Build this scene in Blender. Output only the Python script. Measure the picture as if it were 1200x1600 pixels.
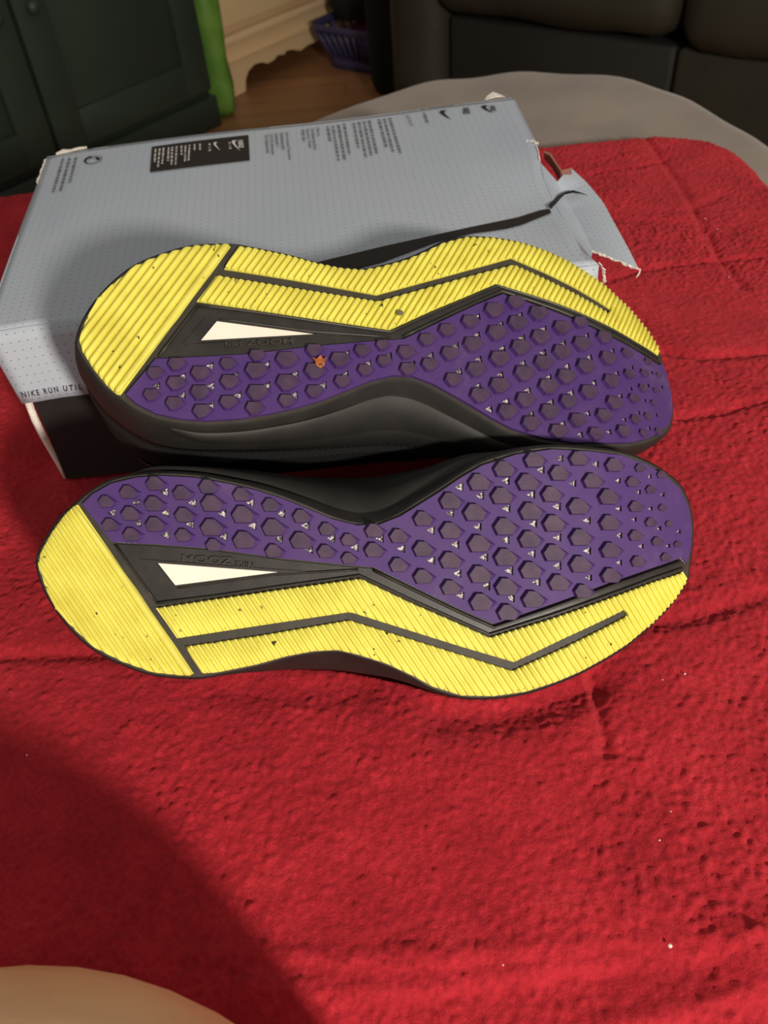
import bpy, bmesh, math, random
import numpy as np
from mathutils import Vector, Matrix
from mathutils.geometry import delaunay_2d_cdt
from mathutils.bvhtree import BVHTree

random.seed(7); RNG = np.random.default_rng(7)
for o in list(bpy.data.objects): bpy.data.objects.remove(o)
COL = bpy.context.scene.collection
SC = bpy.context.scene

# ------------------------------------------------------------------ camera
FPX = 1295.0; PITCH = math.radians(45.02); ROLL = math.radians(-5.2); CAMH = 0.3487
_fw = np.array([0, math.cos(PITCH), -math.sin(PITCH)]); _up = np.array([0, math.sin(PITCH), math.cos(PITCH)]); _rt = np.array([1., 0, 0])
_c, _s = math.cos(ROLL), math.sin(ROLL)
CR, CU = _rt*_c + _up*_s, _up*_c - _rt*_s
CAM = np.array([0, 0, CAMH])
C2W = np.stack([CR, -CU, _fw], 1)
cd = bpy.data.cameras.new('camera'); cam = bpy.data.objects.new('camera', cd); COL.objects.link(cam)
m = Matrix.Identity(4)
for i in range(3):
    m[i][0] = CR[i]; m[i][1] = CU[i]; m[i][2] = -_fw[i]; m[i][3] = CAM[i]
cam.matrix_world = m
cd.sensor_fit = 'VERTICAL'; cd.sensor_height = 36.0; cd.lens = FPX/1600*36.0
cd.clip_start = 0.01; cd.clip_end = 50
cd.dof.use_dof = True; cd.dof.focus_distance = 0.40; cd.dof.aperture_fstop = 14.0
SC.camera = cam

# ------------------------------------------------------------------ light
SC.view_settings.view_transform = 'Standard'; SC.view_settings.look = 'None'
SC.view_settings.exposure = 0.0; SC.view_settings.gamma = 1.0; SC.view_settings.use_curve_mapping = False
w = bpy.data.worlds.new('room_light'); SC.world = w; w.use_nodes = True
w.node_tree.nodes['Background'].inputs[0].default_value = (1.0, 0.93, 0.86, 1)
w.node_tree.nodes['Background'].inputs[1].default_value = 0.34
def lamp(name, loc, power, radius, col):
    l = bpy.data.lights.new(name, 'POINT'); l.energy = power; l.shadow_soft_size = radius; l.color = col
    o = bpy.data.objects.new(name, l); COL.objects.link(o); o.location = loc
    return o
KEY = np.array([.61, -1.05, 0.71])
lamp('table_lamp_light', KEY, 118.0, 0.07, (1.0, 0.90, 0.79))

# ------------------------------------------------------------------ helpers
def ray(px, py): return _fw + CR*(px-600)/FPX - CU*(py-800)/FPX
def gz(px, py, z):
    d = ray(px, py); return CAM + d*(z-CAMH)/d[2]
def pl(px, py, P0, n):
    d = ray(px, py); return CAM + d*((np.asarray(P0)-CAM) @ n)/(d @ n)

def tag(o, label=None, cat=None, group=None, kind=None):
    if label: o['label'] = label
    if cat: o['category'] = cat
    if group: o['group'] = group
    if kind: o['kind'] = kind
    return o
def empty(name, loc=(0, 0, 0), rz=0):
    o = bpy.data.objects.new(name, None); COL.objects.link(o); o.location = loc; o.rotation_euler = (0, 0, rz); o.empty_display_size = .02
    return o
def link(name, me, mat=None, parent=None, smooth=False):
    o = bpy.data.objects.new(name, me); COL.objects.link(o)
    if mat: me.materials.append(mat)
    if parent: o.parent = parent
    if smooth:
        me.polygons.foreach_set('use_smooth', np.ones(len(me.polygons), bool))
    return o
def pymesh(name, V, F, mat=None, parent=None, smooth=False, recalc=True):
    me = bpy.data.meshes.new(name); me.from_pydata([tuple(map(float, v)) for v in V], [], [tuple(map(int, f)) for f in F]); me.update()
    if recalc:
        b = bmesh.new(); b.from_mesh(me); bmesh.ops.recalc_face_normals(b, faces=b.faces); b.to_mesh(me); b.free()
    return link(name, me, mat, parent, smooth)
def rbox(name, size, loc, mat, parent=None, bev=0.004, seg=2, rz=0, smooth=True, sub=0):
    b = bmesh.new(); bmesh.ops.create_cube(b, size=1)
    for v in b.verts: v.co = Vector((v.co.x*size[0], v.co.y*size[1], v.co.z*size[2]))
    if bev: bmesh.ops.bevel(b, geom=list(b.edges), offset=bev, segments=seg, affect='EDGES', profile=.5)
    me = bpy.data.meshes.new(name); b.to_mesh(me); b.free()
    o = link(name, me, mat, parent, False); o.location = loc; o.rotation_euler = (0, 0, rz)
    if smooth: me.polygons.foreach_set('use_smooth', np.ones(len(me.polygons), bool)); me.set_sharp_from_angle(angle=math.radians(40))
    return o
def tube(name, P, rad, mat, parent=None, n=8, closed=False):
    P = [np.asarray(q, float) for q in P]; V = []; F = []; N = len(P)
    rad = [rad]*N if np.isscalar(rad) else rad
    for i, q in enumerate(P):
        t = P[(i+1) % N if closed else min(i+1, N-1)] - P[i-1 if closed else max(i-1, 0)]; t /= np.linalg.norm(t)+1e-12
        a = np.cross(t, [0, 0, 1.]);
        if np.linalg.norm(a) < 1e-3: a = np.cross(t, [1., 0, 0])
        a /= np.linalg.norm(a); b = np.cross(t, a)
        for k in range(n):
            an = 2*math.pi*k/n; V.append(q + rad[i]*(a*math.cos(an)+b*math.sin(an)))
    R = N if closed else N-1
    for i in range(R):
        for k in range(n):
            j = (i+1) % N; F.append((i*n+k, i*n+(k+1) % n, j*n+(k+1) % n, j*n+k))
    if not closed: F += [tuple(range(n)), tuple(range((N-1)*n, N*n))]
    return pymesh(name, V, F, mat, parent, True)

# ------------------------------------------------------------------ materials
def srgb(r, g, b):
    f = lambda c: (c/255/12.92) if c/255 <= .04045 else ((c/255+.055)/1.055)**2.4
    return (f(r), f(g), f(b), 1)
class NT:
    def __init__(s, name, col, rough=.6, spec=.5, **kw):
        s.m = bpy.data.materials.new(name); s.m.use_nodes = True; s.t = s.m.node_tree; s.b = s.t.nodes['Principled BSDF']
        s.b.inputs['Base Color'].default_value = col; s.b.inputs['Roughness'].default_value = rough
        s.b.inputs['Specular IOR Level'].default_value = spec
        for k, v in kw.items(): s.b.inputs[k.replace('_', ' ')].default_value = v
        s.col = col
    def n(s, typ, **kw):
        x = s.t.nodes.new(typ)
        for k, v in kw.items():
            if hasattr(x, k): setattr(x, k, v)
            else: x.inputs[k].default_value = v
        return x
    def l(s, a, b): s.t.links.new(a, b)
    def coord(s, which='Object'): return s.n('ShaderNodeTexCoord').outputs[which]
    def noise(s, scale, detail=3, rough=.5, vec=None, stretch=None):
        x = s.n('ShaderNodeTexNoise'); x.inputs['Scale'].default_value = scale; x.inputs['Detail'].default_value = detail; x.inputs['Roughness'].default_value = rough
        v = vec or s.coord()
        if stretch:
            mp = s.n('ShaderNodeMapping'); mp.inputs['Scale'].default_value = stretch; s.l(v, mp.inputs[0]); v = mp.outputs[0]
        s.l(v, x.inputs['Vector']); return x.outputs['Fac']
    def ramp(s, fac, stops):
        r = s.n('ShaderNodeValToRGB'); e = r.color_ramp.elements
        while len(e) < len(stops): e.new(.5)
        for q, (p, c) in zip(e, stops): q.position = p; q.color = c
        s.l(fac, r.inputs[0]); return r.outputs[0]
    def mix(s, fac, a, b):
        x = s.n('ShaderNodeMix', data_type='RGBA')
        for sock, v in ((x.inputs[0], fac), (x.inputs[6], a), (x.inputs[7], b)):
            if isinstance(v, (tuple, float, int)): sock.default_value = v
            else: s.l(v, sock)
        return x.outputs[2]
    def base(s, c): s.l(c, s.b.inputs['Base Color'])
    def bump(s, h, strength=.3, dist=.001):
        x = s.n('ShaderNodeBump'); x.inputs['Strength'].default_value = strength; x.inputs['Distance'].default_value = dist
        s.l(h, x.inputs['Height']); s.l(x.outputs[0], s.b.inputs['Normal'])
    def math(s, op, a, b=0.):
        x = s.n('ShaderNodeMath', operation=op)
        for sock, v in ((x.inputs[0], a), (x.inputs[1], b)):
            if isinstance(v, (float, int)): sock.default_value = v
            else: s.l(v, sock)
        return x.outputs[0]
def mottled(name, c1, c2, scale, rough=.6, bump=.2, bd=.0005, spec=.4, bscale=None, **kw):
    t = NT(name, c1, rough, spec, **kw); f = t.noise(scale, 4)
    t.base(t.ramp(f, [(.3, c1), (.7, c2)]))
    if bump: t.bump(t.noise(bscale or scale*4, 4), bump, bd)
    return t.m
M = {}
# red fleece: clumped pile
t = NT('red_fleece', srgb(178, 28, 38), .95, .1)
f1 = t.noise(26, 5, .6); f2 = t.noise(420, 3, .6)
fm = t.math('ADD', t.math('MULTIPLY', f1, .55), t.math('MULTIPLY', f2, .45))
t.base(t.ramp(fm, [(.30, srgb(150, 32, 42)), (.55, srgb(190, 45, 55)), (.75, srgb(212, 64, 74))]))
t.b.inputs['Sheen Weight'].default_value = .35; t.b.inputs['Sheen Roughness'].default_value = .45; t.b.inputs['Sheen Tint'].default_value = srgb(255, 120, 120)
t.bump(t.noise(620, 5, .75), .8, .0014); M['red'] = t.m
M['suede'] = mottled('grey_microsuede', srgb(128, 114, 102), srgb(152, 138, 124), 9, .9, .25, .001, .2, 300, Sheen_Weight=.25)
# shoe rubbers
t = NT('yellow_rubber', srgb(226, 216, 72), .55, .4)
f = t.noise(60, 5, .6); sp = t.noise(210, 2, .5)
c = t.ramp(f, [(.3, srgb(216, 206, 84)), (.6, srgb(230, 222, 100))])
t.base(t.mix(t.ramp(sp, [(.70, (0, 0, 0, 1)), (.745, (1, 1, 1, 1))]), c, srgb(60, 54, 26))); t.bump(f2 if False else t.noise(900, 3), .15, .0003); M['yellow'] = t.m
t = NT('purple_rubber', srgb(78, 44, 122), .62, .35)
f = t.noise(38, 5, .65)
t.base(t.ramp(f, [(.3, srgb(70, 42, 108)), (.62, srgb(78, 52, 108)), (.8, srgb(94, 74, 114))])); t.bump(t.noise(500, 4), .12, .0003); M['purple'] = t.m
t = NT('worn_lug_rubber', srgb(82, 62, 92), .6, .4)
t.base(t.ramp(t.noise(160, 4), [(.3, srgb(60, 43, 68)), (.7, srgb(78, 58, 80))])); t.bump(t.noise(1500, 3), .4, .0003); M['lug'] = t.m
M['black_rubber'] = mottled('black_rubber', srgb(38, 36, 33), srgb(52, 49, 44), 90, .42, .12, .0003, .5, 700)
M['groove'] = mottled('grey_black_foam', srgb(52, 49, 42), srgb(64, 60, 52), 120, .6, .15, .0003, .4, 900)
M['midsole'] = mottled('black_foam', srgb(30, 29, 27), srgb(40, 38, 35), 60, .62, .15, .0004, .45, 500)
t = NT('foil_film', srgb(70, 66, 66), .35, .6, Metallic=.35)
t.base(t.ramp(t.noise(900, 3), [(.40, srgb(60, 57, 57)), (.58, srgb(215, 208, 202))])); t.bump(t.noise(1100, 2), .9, .001); M['foil'] = t.m
M['window'] = mottled('white_plastic', srgb(238, 230, 212), srgb(244, 238, 222), 30, .4, .05)
t = NT('black_knit', srgb(17, 17, 18), .85, .25)
wv = t.n('ShaderNodeTexWave', wave_type='BANDS', bands_direction='DIAGONAL'); wv.inputs['Scale'].default_value = 190; wv.inputs['Distortion'].default_value = 1.5; t.l(t.coord(), wv.inputs[0])
t.base(t.ramp(wv.outputs[1], [(.3, srgb(11, 11, 12)), (.75, srgb(30, 30, 31))])); t.bump(wv.outputs[1], .7, .001); M['knit'] = t.m
M['overlay'] = mottled('purple_grey_synthetic', srgb(44, 40, 52), srgb(58, 52, 68), 200, .55, .2, .0003)
M['silver'] = NT('reflective_silver', srgb(190, 188, 184), .35, .6, Metallic=.5).m
M['lining'] = mottled('black_lining', srgb(16, 16, 17), srgb(26, 26, 27), 300, .9, .3, .0004)
# card
def card_mat(name, c1, c2):
    t = NT(name, c1, .5, .35); uv = t.n('ShaderNodeUVMap').outputs[0]
    mp = t.n('ShaderNodeMapping'); mp.inputs['Scale'].default_value = (1/.0052, 1/.0052, 1); mp.inputs['Rotation'].default_value = (0, 0, math.radians(0)); t.l(uv, mp.inputs[0])
    fr = t.n('ShaderNodeVectorMath', operation='FRACTION'); t.l(mp.outputs[0], fr.inputs[0])
    sb = t.n('ShaderNodeVectorMath', operation='SUBTRACT'); t.l(fr.outputs[0], sb.inputs[0]); sb.inputs[1].default_value = (.5, .5, 0)
    sc = t.n('ShaderNodeVectorMath', operation='MULTIPLY'); t.l(sb.outputs[0], sc.inputs[0]); sc.inputs[1].default_value = (1, 1.6, 0)
    ln = t.n('ShaderNodeVectorMath', operation='LENGTH'); t.l(sc.outputs[0], ln.inputs[0])
    dot = t.ramp(ln.outputs['Value'], [(.06, (1, 1, 1, 1)), (.13, (0, 0, 0, 1))])
    c = t.ramp(t.noise(7, 4), [(.3, c1), (.7, c2)])
    t.base(t.mix(dot, c, srgb(104, 108, 122))); t.bump(t.noise(60, 3), .06, .001); return t.m
M['lid'] = card_mat('grey_blue_card', srgb(180, 191, 204), srgb(188, 197, 206))
M['boxblack'] = mottled('black_card', srgb(22, 20, 19), srgb(30, 27, 25), 20, .6, .08)
M['kraft'] = mottled('brown_card', srgb(150, 100, 84), srgb(170, 122, 102), 60, .85, .2)
M['torn'] = mottled('torn_pulp', srgb(238, 226, 210), srgb(250, 246, 238), 150, .95, .6, .002)
M['ink'] = NT('black_ink', srgb(38, 34, 33), .5, .3).m
M['inkgrey'] = NT('grey_ink', srgb(98, 100, 106), .6, .3).m
M['inkwhite'] = NT('white_ink', srgb(226, 224, 220), .5, .3).m
# room
t = NT('wood_floor', srgb(120, 80, 50), .4, .4)
g = t.noise(3, 5, .6, stretch=(1, 9, 1))
br = t.n('ShaderNodeTexBrick'); br.inputs['Scale'].default_value = 1.0; br.inputs['Brick Width'].default_value = 1.1; br.inputs['Row Height'].default_value = .09; br.inputs['Mortar Size'].default_value = .0015
br.inputs['Color1'].default_value = srgb(168, 120, 78); br.inputs['Color2'].default_value = srgb(148, 102, 66); br.inputs['Mortar'].default_value = srgb(50, 32, 20); t.l(t.coord(), br.inputs[0])
t.base(t.mix(.35, br.outputs[0], t.ramp(g, [(.3, srgb(130, 90, 58)), (.7, srgb(184, 134, 88))]))); M['wood'] = t.m
M['wall'] = mottled('painted_wall', srgb(170, 158, 136), srgb(178, 166, 144), 3, .8, .1)
M['green_paint'] = mottled('dark_green_paint', srgb(46, 58, 50), srgb(54, 66, 56), 4, .45, .08, .001)
M['cream'] = mottled('cream_paint', srgb(234, 202, 154), srgb(240, 210, 164), 3, .5, .06, .001)
M['brass'] = NT('dull_brass', srgb(150, 120, 70), .4, .5, Metallic=.8).m
t = NT('lime_plastic_bag', srgb(124, 176, 62), .4, .5, Transmission_Weight=.0)
t.base(t.ramp(t.noise(14, 4), [(.3, srgb(84, 132, 44)), (.7, srgb(120, 164, 70))])); M['lime'] = t.m
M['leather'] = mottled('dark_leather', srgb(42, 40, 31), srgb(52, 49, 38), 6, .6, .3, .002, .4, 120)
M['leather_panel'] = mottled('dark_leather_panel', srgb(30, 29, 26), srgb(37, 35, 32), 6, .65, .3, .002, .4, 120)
M['purple_plastic'] = mottled('violet_plastic', srgb(62, 58, 92), srgb(70, 66, 102), 5, .4, .05)
M['magenta'] = mottled('magenta_cloth', srgb(92, 40, 84), srgb(110, 50, 96), 20, .9, .3)
M['blackcloth'] = mottled('black_cloth', srgb(20, 18, 18), srgb(30, 28, 28), 12, .95, .4, .003)
M['skin'] = None
t = NT('skin', srgb(196, 146, 108), .5, .4, Subsurface_Weight=.15, Subsurface_Scale=.008)
t.b.inputs['Subsurface Radius'].default_value = (1., .35, .2)
f = t.noise(22, 5, .6)
t.base(t.ramp(f, [(.3, srgb(240, 186, 142)), (.55, srgb(250, 204, 160)), (.8, srgb(254, 216, 176))])); t.bump(t.noise(380, 4, .6), .18, .0006); M['skin'] = t.m

# ------------------------------------------------------------------ room shell
E1 = np.array([.65, .76, 0]); E1 /= np.linalg.norm(E1); E2 = np.array([E1[1], -E1[0], 0])   # along the left wall / along the sofa
RZ = math.atan2(E1[1], E1[0]); ZF = -.45
def slab(name, P, h0, h1, mat):
    n = len(P); V = [(q[0], q[1], h0) for q in P]+[(q[0], q[1], h1) for q in P]
    F = [tuple(range(n)), tuple(range(n, 2*n))]+[(i, (i+1) % n, n+(i+1) % n, n+i) for i in range(n)]
    return tag(pymesh(name, V, F, mat), kind='structure')
DR0 = gz(359, 156, ZF)                        # front foot of the cream dresser
WL = DR0 - E2*.52                             # a point on the left wall
def wp(a, b): return WL + E1*a + E2*b         # room coordinates: a along left wall, b out from it
A0, A1, B1 = -4.2, 2.35, 5.0
fl = slab('floor', [wp(A0, -.12), wp(A1+.12, -.12), wp(A1+.12, B1), wp(A0, B1)], ZF-.1, ZF, M['wood'])
slab('wall_left', [wp(A0, -.12), wp(A1+.12, -.12), wp(A1+.12, 0), wp(A0, 0)], ZF, ZF+2.5, M['wall'])
slab('wall_back', [wp(A1, 0), wp(A1+.12, 0), wp(A1+.12, B1), wp(A1, B1)], ZF, ZF+2.5, M['wall'])
slab('baseboard_left', [wp(A0, 0), wp(A1, 0), wp(A1, .015), wp(A0, .015)], ZF, ZF+.1, M['cream'])
slab('baseboard_back', [wp(A1-.015, .015), wp(A1, .015), wp(A1, B1), wp(A1-.015, B1)], ZF, ZF+.1, M['cream'])

# ------------------------------------------------------------------ ottoman
def smooth_closed(P, n):
    P = np.asarray(P, float); out = []
    N = len(P)
    for i in range(N):
        p0, p1, p2, p3 = P[i-1], P[i], P[(i+1) % N], P[(i+2) % N]
        for k in range(n):
            t = k/n; out.append(.5*((2*p1)+(-p0+p2)*t+(2*p0-5*p1+4*p2-p3)*t*t+(-p0+3*p1-3*p2+p3)*t**3))
    return np.array(out)
OTT = [(-.071, 1.075), (.07, 1.178), (.174, 1.20), (.278, 1.19), (.38, 1.13), (.43, 1.036), (.462, .916), (.475, .75), (.475, .4), (.43, .13), (.25, .068), (0, .062), (-.25, .068), (-.43, .13), (-.475, .4), (-.475, .72), (-.42, .83), (-.28, .93)]
def build_ottoman():
    root = empty('ottoman', (0, .6, ZF))
    P = smooth_closed(OTT, 6) - np.array([0, .6]); c = P.mean(0); n = len(P)
    V = []; F = []
    rings = [(1, .05), (1, .30)]
    R = .05
    for k in range(9):
        a = k/8*math.pi/2; rings.append((('in', R*(1-math.cos(a))), .4255-R+R*math.sin(a)))
    for s_ in (.8, .6, .4, .2): rings.append((('s', s_), .4255+.001*(1-s_)))
    for sc, z in rings:
        for i in range(n):
            q = P[i]-c; L = np.linalg.norm(q)
            if sc == 1: v = q
            elif sc[0] == 'in': v = q*(L-sc[1])/L
            else: v = q*(L-R)/L*sc[1]
            rip = .0015*math.sin(i*.9)*(.3 if sc == 1 else 1)
            V.append((*(c+v), z+rip))
    m_ = len(rings)
    for j in range(m_-1):
        for i in range(n): F.append((j*n+i, j*n+(i+1) % n, (j+1)*n+(i+1) % n, (j+1)*n+i))
    F.append(tuple(range((m_-1)*n, m_*n))); F.append(tuple(range(n)))
    pymesh('cushion', V, F, M['suede'], root, True)
    for x, y in ((-.33, -.38), (.33, -.38), (.33, .22), (-.33, .1)):
        b = bmesh.new(); bmesh.ops.create_cone(b, cap_ends=True, segments=16, radius1=.018, radius2=.026, depth=.05)
        me = bpy.data.meshes.new('foot'); b.to_mesh(me); b.free(); o = link('foot', me, M['black_rubber'], root); o.location = (x, y, .025)
    # welt seam round the side
    tube('welt_seam', [(*(c+(q-c)*1.002), .33) for q in P], .004, M['suede'], root, 6, True)
    return tag(root, 'grey-beige microsuede ottoman with a rounded far end under the red blanket', 'ottoman')
build_ottoman()

# ------------------------------------------------------------------ sneakers: one sole traced once, mirrored for the pair
def rod(w):
    w = np.asarray(w, float); t_ = np.linalg.norm(w); k = w/t_
    K = np.array([[0, -k[2], k[1]], [k[2], 0, -k[0]], [-k[1], k[0], 0]])
    return np.eye(3)+math.sin(t_)*K+(1-math.cos(t_))*K@K
QF = [-0.034741, -0.06639, -0.039375, -0.009971, 0.028797, 0.364645, -0.253897, -0.240597, -0.027603, 0.003085, -0.083423, 0.384027, 3.330502, 0.07625, 0.148012]
RA, TA, RB, TB = rod(QF[0:3]), np.array(QF[3:6]), rod(QF[6:9]), np.array(QF[9:12]); KS, U0, KH = QF[12:15]; U1 = -.05
SA, SB = 1.042, 1.061          # real scale of the near and the far shoe's distance
S_ = SA
def hraw(u): return KS*max(u-U0, 0)**2 + KH*max(U1-u, 0)**2
def hs(u):
    x = u/S_; toe = x-.155
    d = hraw(x)
    if toe > 0: d = hraw(.155)+2*KS*(.155-U0)*toe     # straightens past the last measured point
    return S_*d
def px2s(px, py):
    """pixel on the near sole -> (u, v) on the curved sole, metres"""
    d = RA.T @ np.array([(px-600)/FPX, (py-800)/FPX, 1.]); o = -RA.T @ TA; z = 0
    for _ in range(25):
        t_ = (z-o[2])/d[2]; u = o[0]+t_*d[0]; z = .5*z+.5*hs(u*S_)/S_
    return np.array([u*S_, (o[1]+t_*d[1])*S_])
def pxs(L): return np.array([px2s(*q) for q in L])
OUT_PX = [(58, 880), (63, 860), (80, 830), (100, 803), (120, 787), (140, 770), (173, 752), (213, 743), (253, 740), (307, 743), (357, 752), (400, 762), (441, 775), (482, 791), (520, 807), (558, 817), (590, 816), (622, 803), (653, 784), (685, 764), (717, 743), (750, 724), (803, 707), (860, 699), (920, 702), (970, 708), (1010, 722), (1040, 740), (1063, 760), (1077, 790), (1082, 823), (1080, 860), (1076, 888), (1073, 907), (1053, 938), (1020, 973), (980, 1007), (947, 1028), (907, 1050), (867, 1067), (820, 1082), (770, 1089), (720, 1088), (675, 1075), (644, 1058), (603, 1039), (558, 1025), (527, 1018), (489, 1020), (447, 1028), (400, 1041), (340, 1053), (303, 1058), (240, 1053), (190, 1036), (150, 1016), (117, 988), (87, 951), (67, 914)]
OUTL = smooth_closed(pxs(OUT_PX), 3)
UMIN, UMAX = OUTL[:, 0].min(), OUTL[:, 0].max()
def inside(poly, p):
    x, y = p; c = False; n = len(poly); j = n-1
    for i in range(n):
        xi, yi = poly[i]; xj, yj = poly[j]
        if (yi > y) != (yj > y) and x < (xj-xi)*(y-yi)/(yj-yi)+xi: c = not c
        j = i
    return c
def densify(P, step):
    out = []; n = len(P)
    for i in range(n):
        a, b = P[i], P[(i+1) % n]; k = max(1, int(np.linalg.norm(b-a)/step))
        for j in range(k): out.append(a+(b-a)*j/k)
    return out
class Shoe:
    def __init__(s, flip): s.f = flip
    def S(s, u, v, n=0.): return (u, s.f*v, n-hs(u))
def plate(sh, name, poly, n0, n1, mat, parent, holes=(), step=.006, grid=.008, bev=0.0):
    """a flat moulded piece that follows the sole: top at n1, sides down to n0"""
    loops = [densify(np.asarray(poly), step)]+[list(np.asarray(h)) for h in holes]
    P2 = []; E_ = []; own = []
    for L in loops:
        b0 = len(P2); P2 += [Vector(q) for q in L]; E_ += [(b0+i, b0+(i+1) % len(L)) for i in range(len(L))]
    p = np.asarray(poly); lo, hi = p.min(0), p.max(0)
    nb = len(P2)
    for x in np.arange(lo[0]+grid/2, hi[0], grid):
        for y in np.arange(lo[1]+grid/2, hi[1], grid):
            if inside(poly, (x, y)) and min((x-q[0])**2+(y-q[1])**2 for q in P2[:nb]) > (grid*.35)**2 and not any(inside(h, (x, y)) for h in holes):
                P2.append(Vector((x, y)))
    V2, E2_, F2, *_ = delaunay_2d_cdt(P2, E_, [], 0, 1e-7)
    F = []
    for f in F2:
        c = sum((V2[i] for i in f), Vector((0, 0)))/len(f)
        if inside(poly, c) and not any(inside(h, c) for h in holes): F.append(tuple(f))
    cnt = {}
    for f in F:
        for i in range(len(f)):
            e = (f[i], f[(i+1) % len(f)]); k = tuple(sorted(e)); cnt.setdefault(k, []).append(e)
    V = [sh.S(q[0], q[1], n1) for q in V2]; b = len(V); V += [sh.S(q[0], q[1], n0) for q in V2]
    for k, L in cnt.items():
        if len(L) == 1: a, c = L[0]; F.append((c, a, a+b, c+b))
    me_o = pymesh(name, V, F, mat, parent, recalc=False)
    bb = bmesh.new(); bb.from_mesh(me_o.data); bmesh.ops.delete(bb, geom=[v for v in bb.verts if not v.link_faces], context='VERTS')
    if sh.f < 0 or True: bmesh.ops.recalc_face_normals(bb, faces=bb.faces)
    bb.to_mesh(me_o.data); bb.free()
    return me_o
def line_spans(poly, o, d):
    ts = []; n = len(poly); nn = np.array([-d[1], d[0]])
    for i in range(n):
        a, b = poly[i], poly[(i+1) % n]; da, db = (a-o)@nn, (b-o)@nn
        if (da > 0) != (db > 0): ts.append(((a+(b-a)*da/(da-db))-o)@d)
    ts.sort(); return [(ts[i], ts[i+1]) for i in range(0, len(ts)-1, 2)]
PROF = [(-.5, 0), (-.40, .62), (-.16, 1), (.16, 1), (.40, .62), (.5, 0)]
def rib(sh, poly, o, d, t0, t1, wd, n0, hh, mat, parent, ext=0., name='tread_rib'):
    """one moulded rib; every line of its profile ends where it meets the edge of the pad"""
    c = np.array([-d[1], d[0]]); L = t1-t0
    if L < .0025: return
    spans = []
    for x, y in PROF:
        best = None
        for a, b in line_spans(poly, o+c*x*wd, d):
            ov = min(b, t1)-max(a, t0)
            if ov > 0 and (best is None or ov > best[0]): best = (ov, a, b)
        if best is None: spans.append((.5*(t0+t1)-.0005, .5*(t0+t1)+.0005))
        else: spans.append((max(best[1], t0-.005), min(best[2], t1+.005)+ext*y))
    k = max(2, int(L/.006)); V = []; F = []; m_ = len(PROF)
    fr = [0, min(.2, .0009/L)]+list(np.linspace(0, 1, k+1)[1:-1])+[max(.8, 1-.0009/L), 1]; fr = sorted(set(fr))
    for i, f in enumerate(fr):
        e = .5 if i in (0, len(fr)-1) else 1
        for (x, y), (a, b) in zip(PROF, spans):
            q = o+d*(a+(b-a)*f)+c*x*wd; V.append(sh.S(q[0], q[1], n0+hh*y*e))
    for i in range(len(fr)-1):
        for j in range(m_-1): F.append((i*m_+j, i*m_+j+1, (i+1)*m_+j+1, (i+1)*m_+j))
    F.append(tuple(range(m_))); F.append(tuple(range((len(fr)-1)*m_, len(fr)*m_)))
    return pymesh(name, V, F, mat, parent, True)
def ridge(sh, name, P, wd, n0, hh, mat, parent):
    P = np.asarray(P); V = []; F = []; m_ = len(PROF)
    Q = [];
    for i in range(len(P)-1):
        k = max(1, int(np.linalg.norm(P[i+1]-P[i])/.006)); Q += [P[i]+(P[i+1]-P[i])*j/k for j in range(k)]
    Q.append(P[-1]); Q = np.array(Q)
    for i, q in enumerate(Q):
        d = Q[min(i+1, len(Q)-1)]-Q[max(i-1, 0)]; d /= np.linalg.norm(d); c = np.array([-d[1], d[0]])
        for x, y in PROF: a = q+c*x*wd; V.append(sh.S(a[0], a[1], n0+hh*y))
    for i in range(len(Q)-1):
        for j in range(m_-1): F.append((i*m_+j, i*m_+j+1, (i+1)*m_+j+1, (i+1)*m_+j))
    F.append(tuple(range(m_))); F.append(tuple(range((len(Q)-1)*m_, len(Q)*m_)))
    return pymesh(name, V, F, mat, parent, True)
# traced pieces of the sole (pixels of the near shoe)
c6 = lambda L: [(40+x/3, 680+y/3, w_/3) for x, y, w_ in L]
c7 = lambda L: [(400+x/3.158, 680+y/3.158, w_/3.158) for x, y, w_ in L]
c8 = lambda L: [(720+x/3, 680+y/3, w_/3) for x, y, w_ in L]
LUGS = c6([(395, 312, 90), (500, 268, 100), (625, 228, 105), (750, 272, 105), (870, 242, 105), (1025, 280, 100), (510, 368, 105), (620, 322, 110), (760, 375, 110), (890, 320, 125), (1035, 372, 130), (415, 420, 95), (515, 465, 100), (625, 418, 110), (755, 468, 95), (890, 432, 130), (1040, 490, 130), (895, 513, 92)]) \
  + c7([(85, 345, 105), (235, 400, 105), (360, 463, 100), (465, 515, 95), (100, 455, 135), (235, 518, 130), (590, 470, 110), (710, 497, 110), (355, 572, 105), (465, 606, 90), (590, 565, 115), (100, 570, 105), (830, 412, 115), (965, 325, 130), (830, 560, 120), (965, 470, 130), (710, 638, 110), (830, 695, 115), (965, 615, 130), (965, 748, 115)]) \
  + c8([(345, 118, 115), (550, 112, 105), (205, 160, 120), (90, 222, 125), (460, 180, 110), (715, 142, 100), (835, 155, 60), (935, 185, 55), (315, 222, 125), (195, 285, 125), (425, 278, 115), (615, 215, 110), (800, 220, 75), (885, 255, 60), (70, 362, 130), (690, 290, 115), (550, 335, 120), (210, 428, 130), (330, 357, 130), (437, 413, 125), (695, 410, 115), (815, 335, 80), (940, 340, 50), (885, 408, 65), (90, 507, 130), (325, 487, 125), (560, 478, 125), (815, 470, 80), (915, 497, 65), (1010, 510, 45), (213, 570, 130), (437, 550, 125), (700, 537, 115), (95, 650, 130), (330, 630, 125), (560, 603, 125), (825, 590, 80), (955, 570, 60), (700, 655, 110), (217, 707, 130), (460, 688, 120), (100, 778, 130), (340, 765, 125), (570, 728, 100), (222, 826, 118), (970, 415, 45)])
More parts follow.
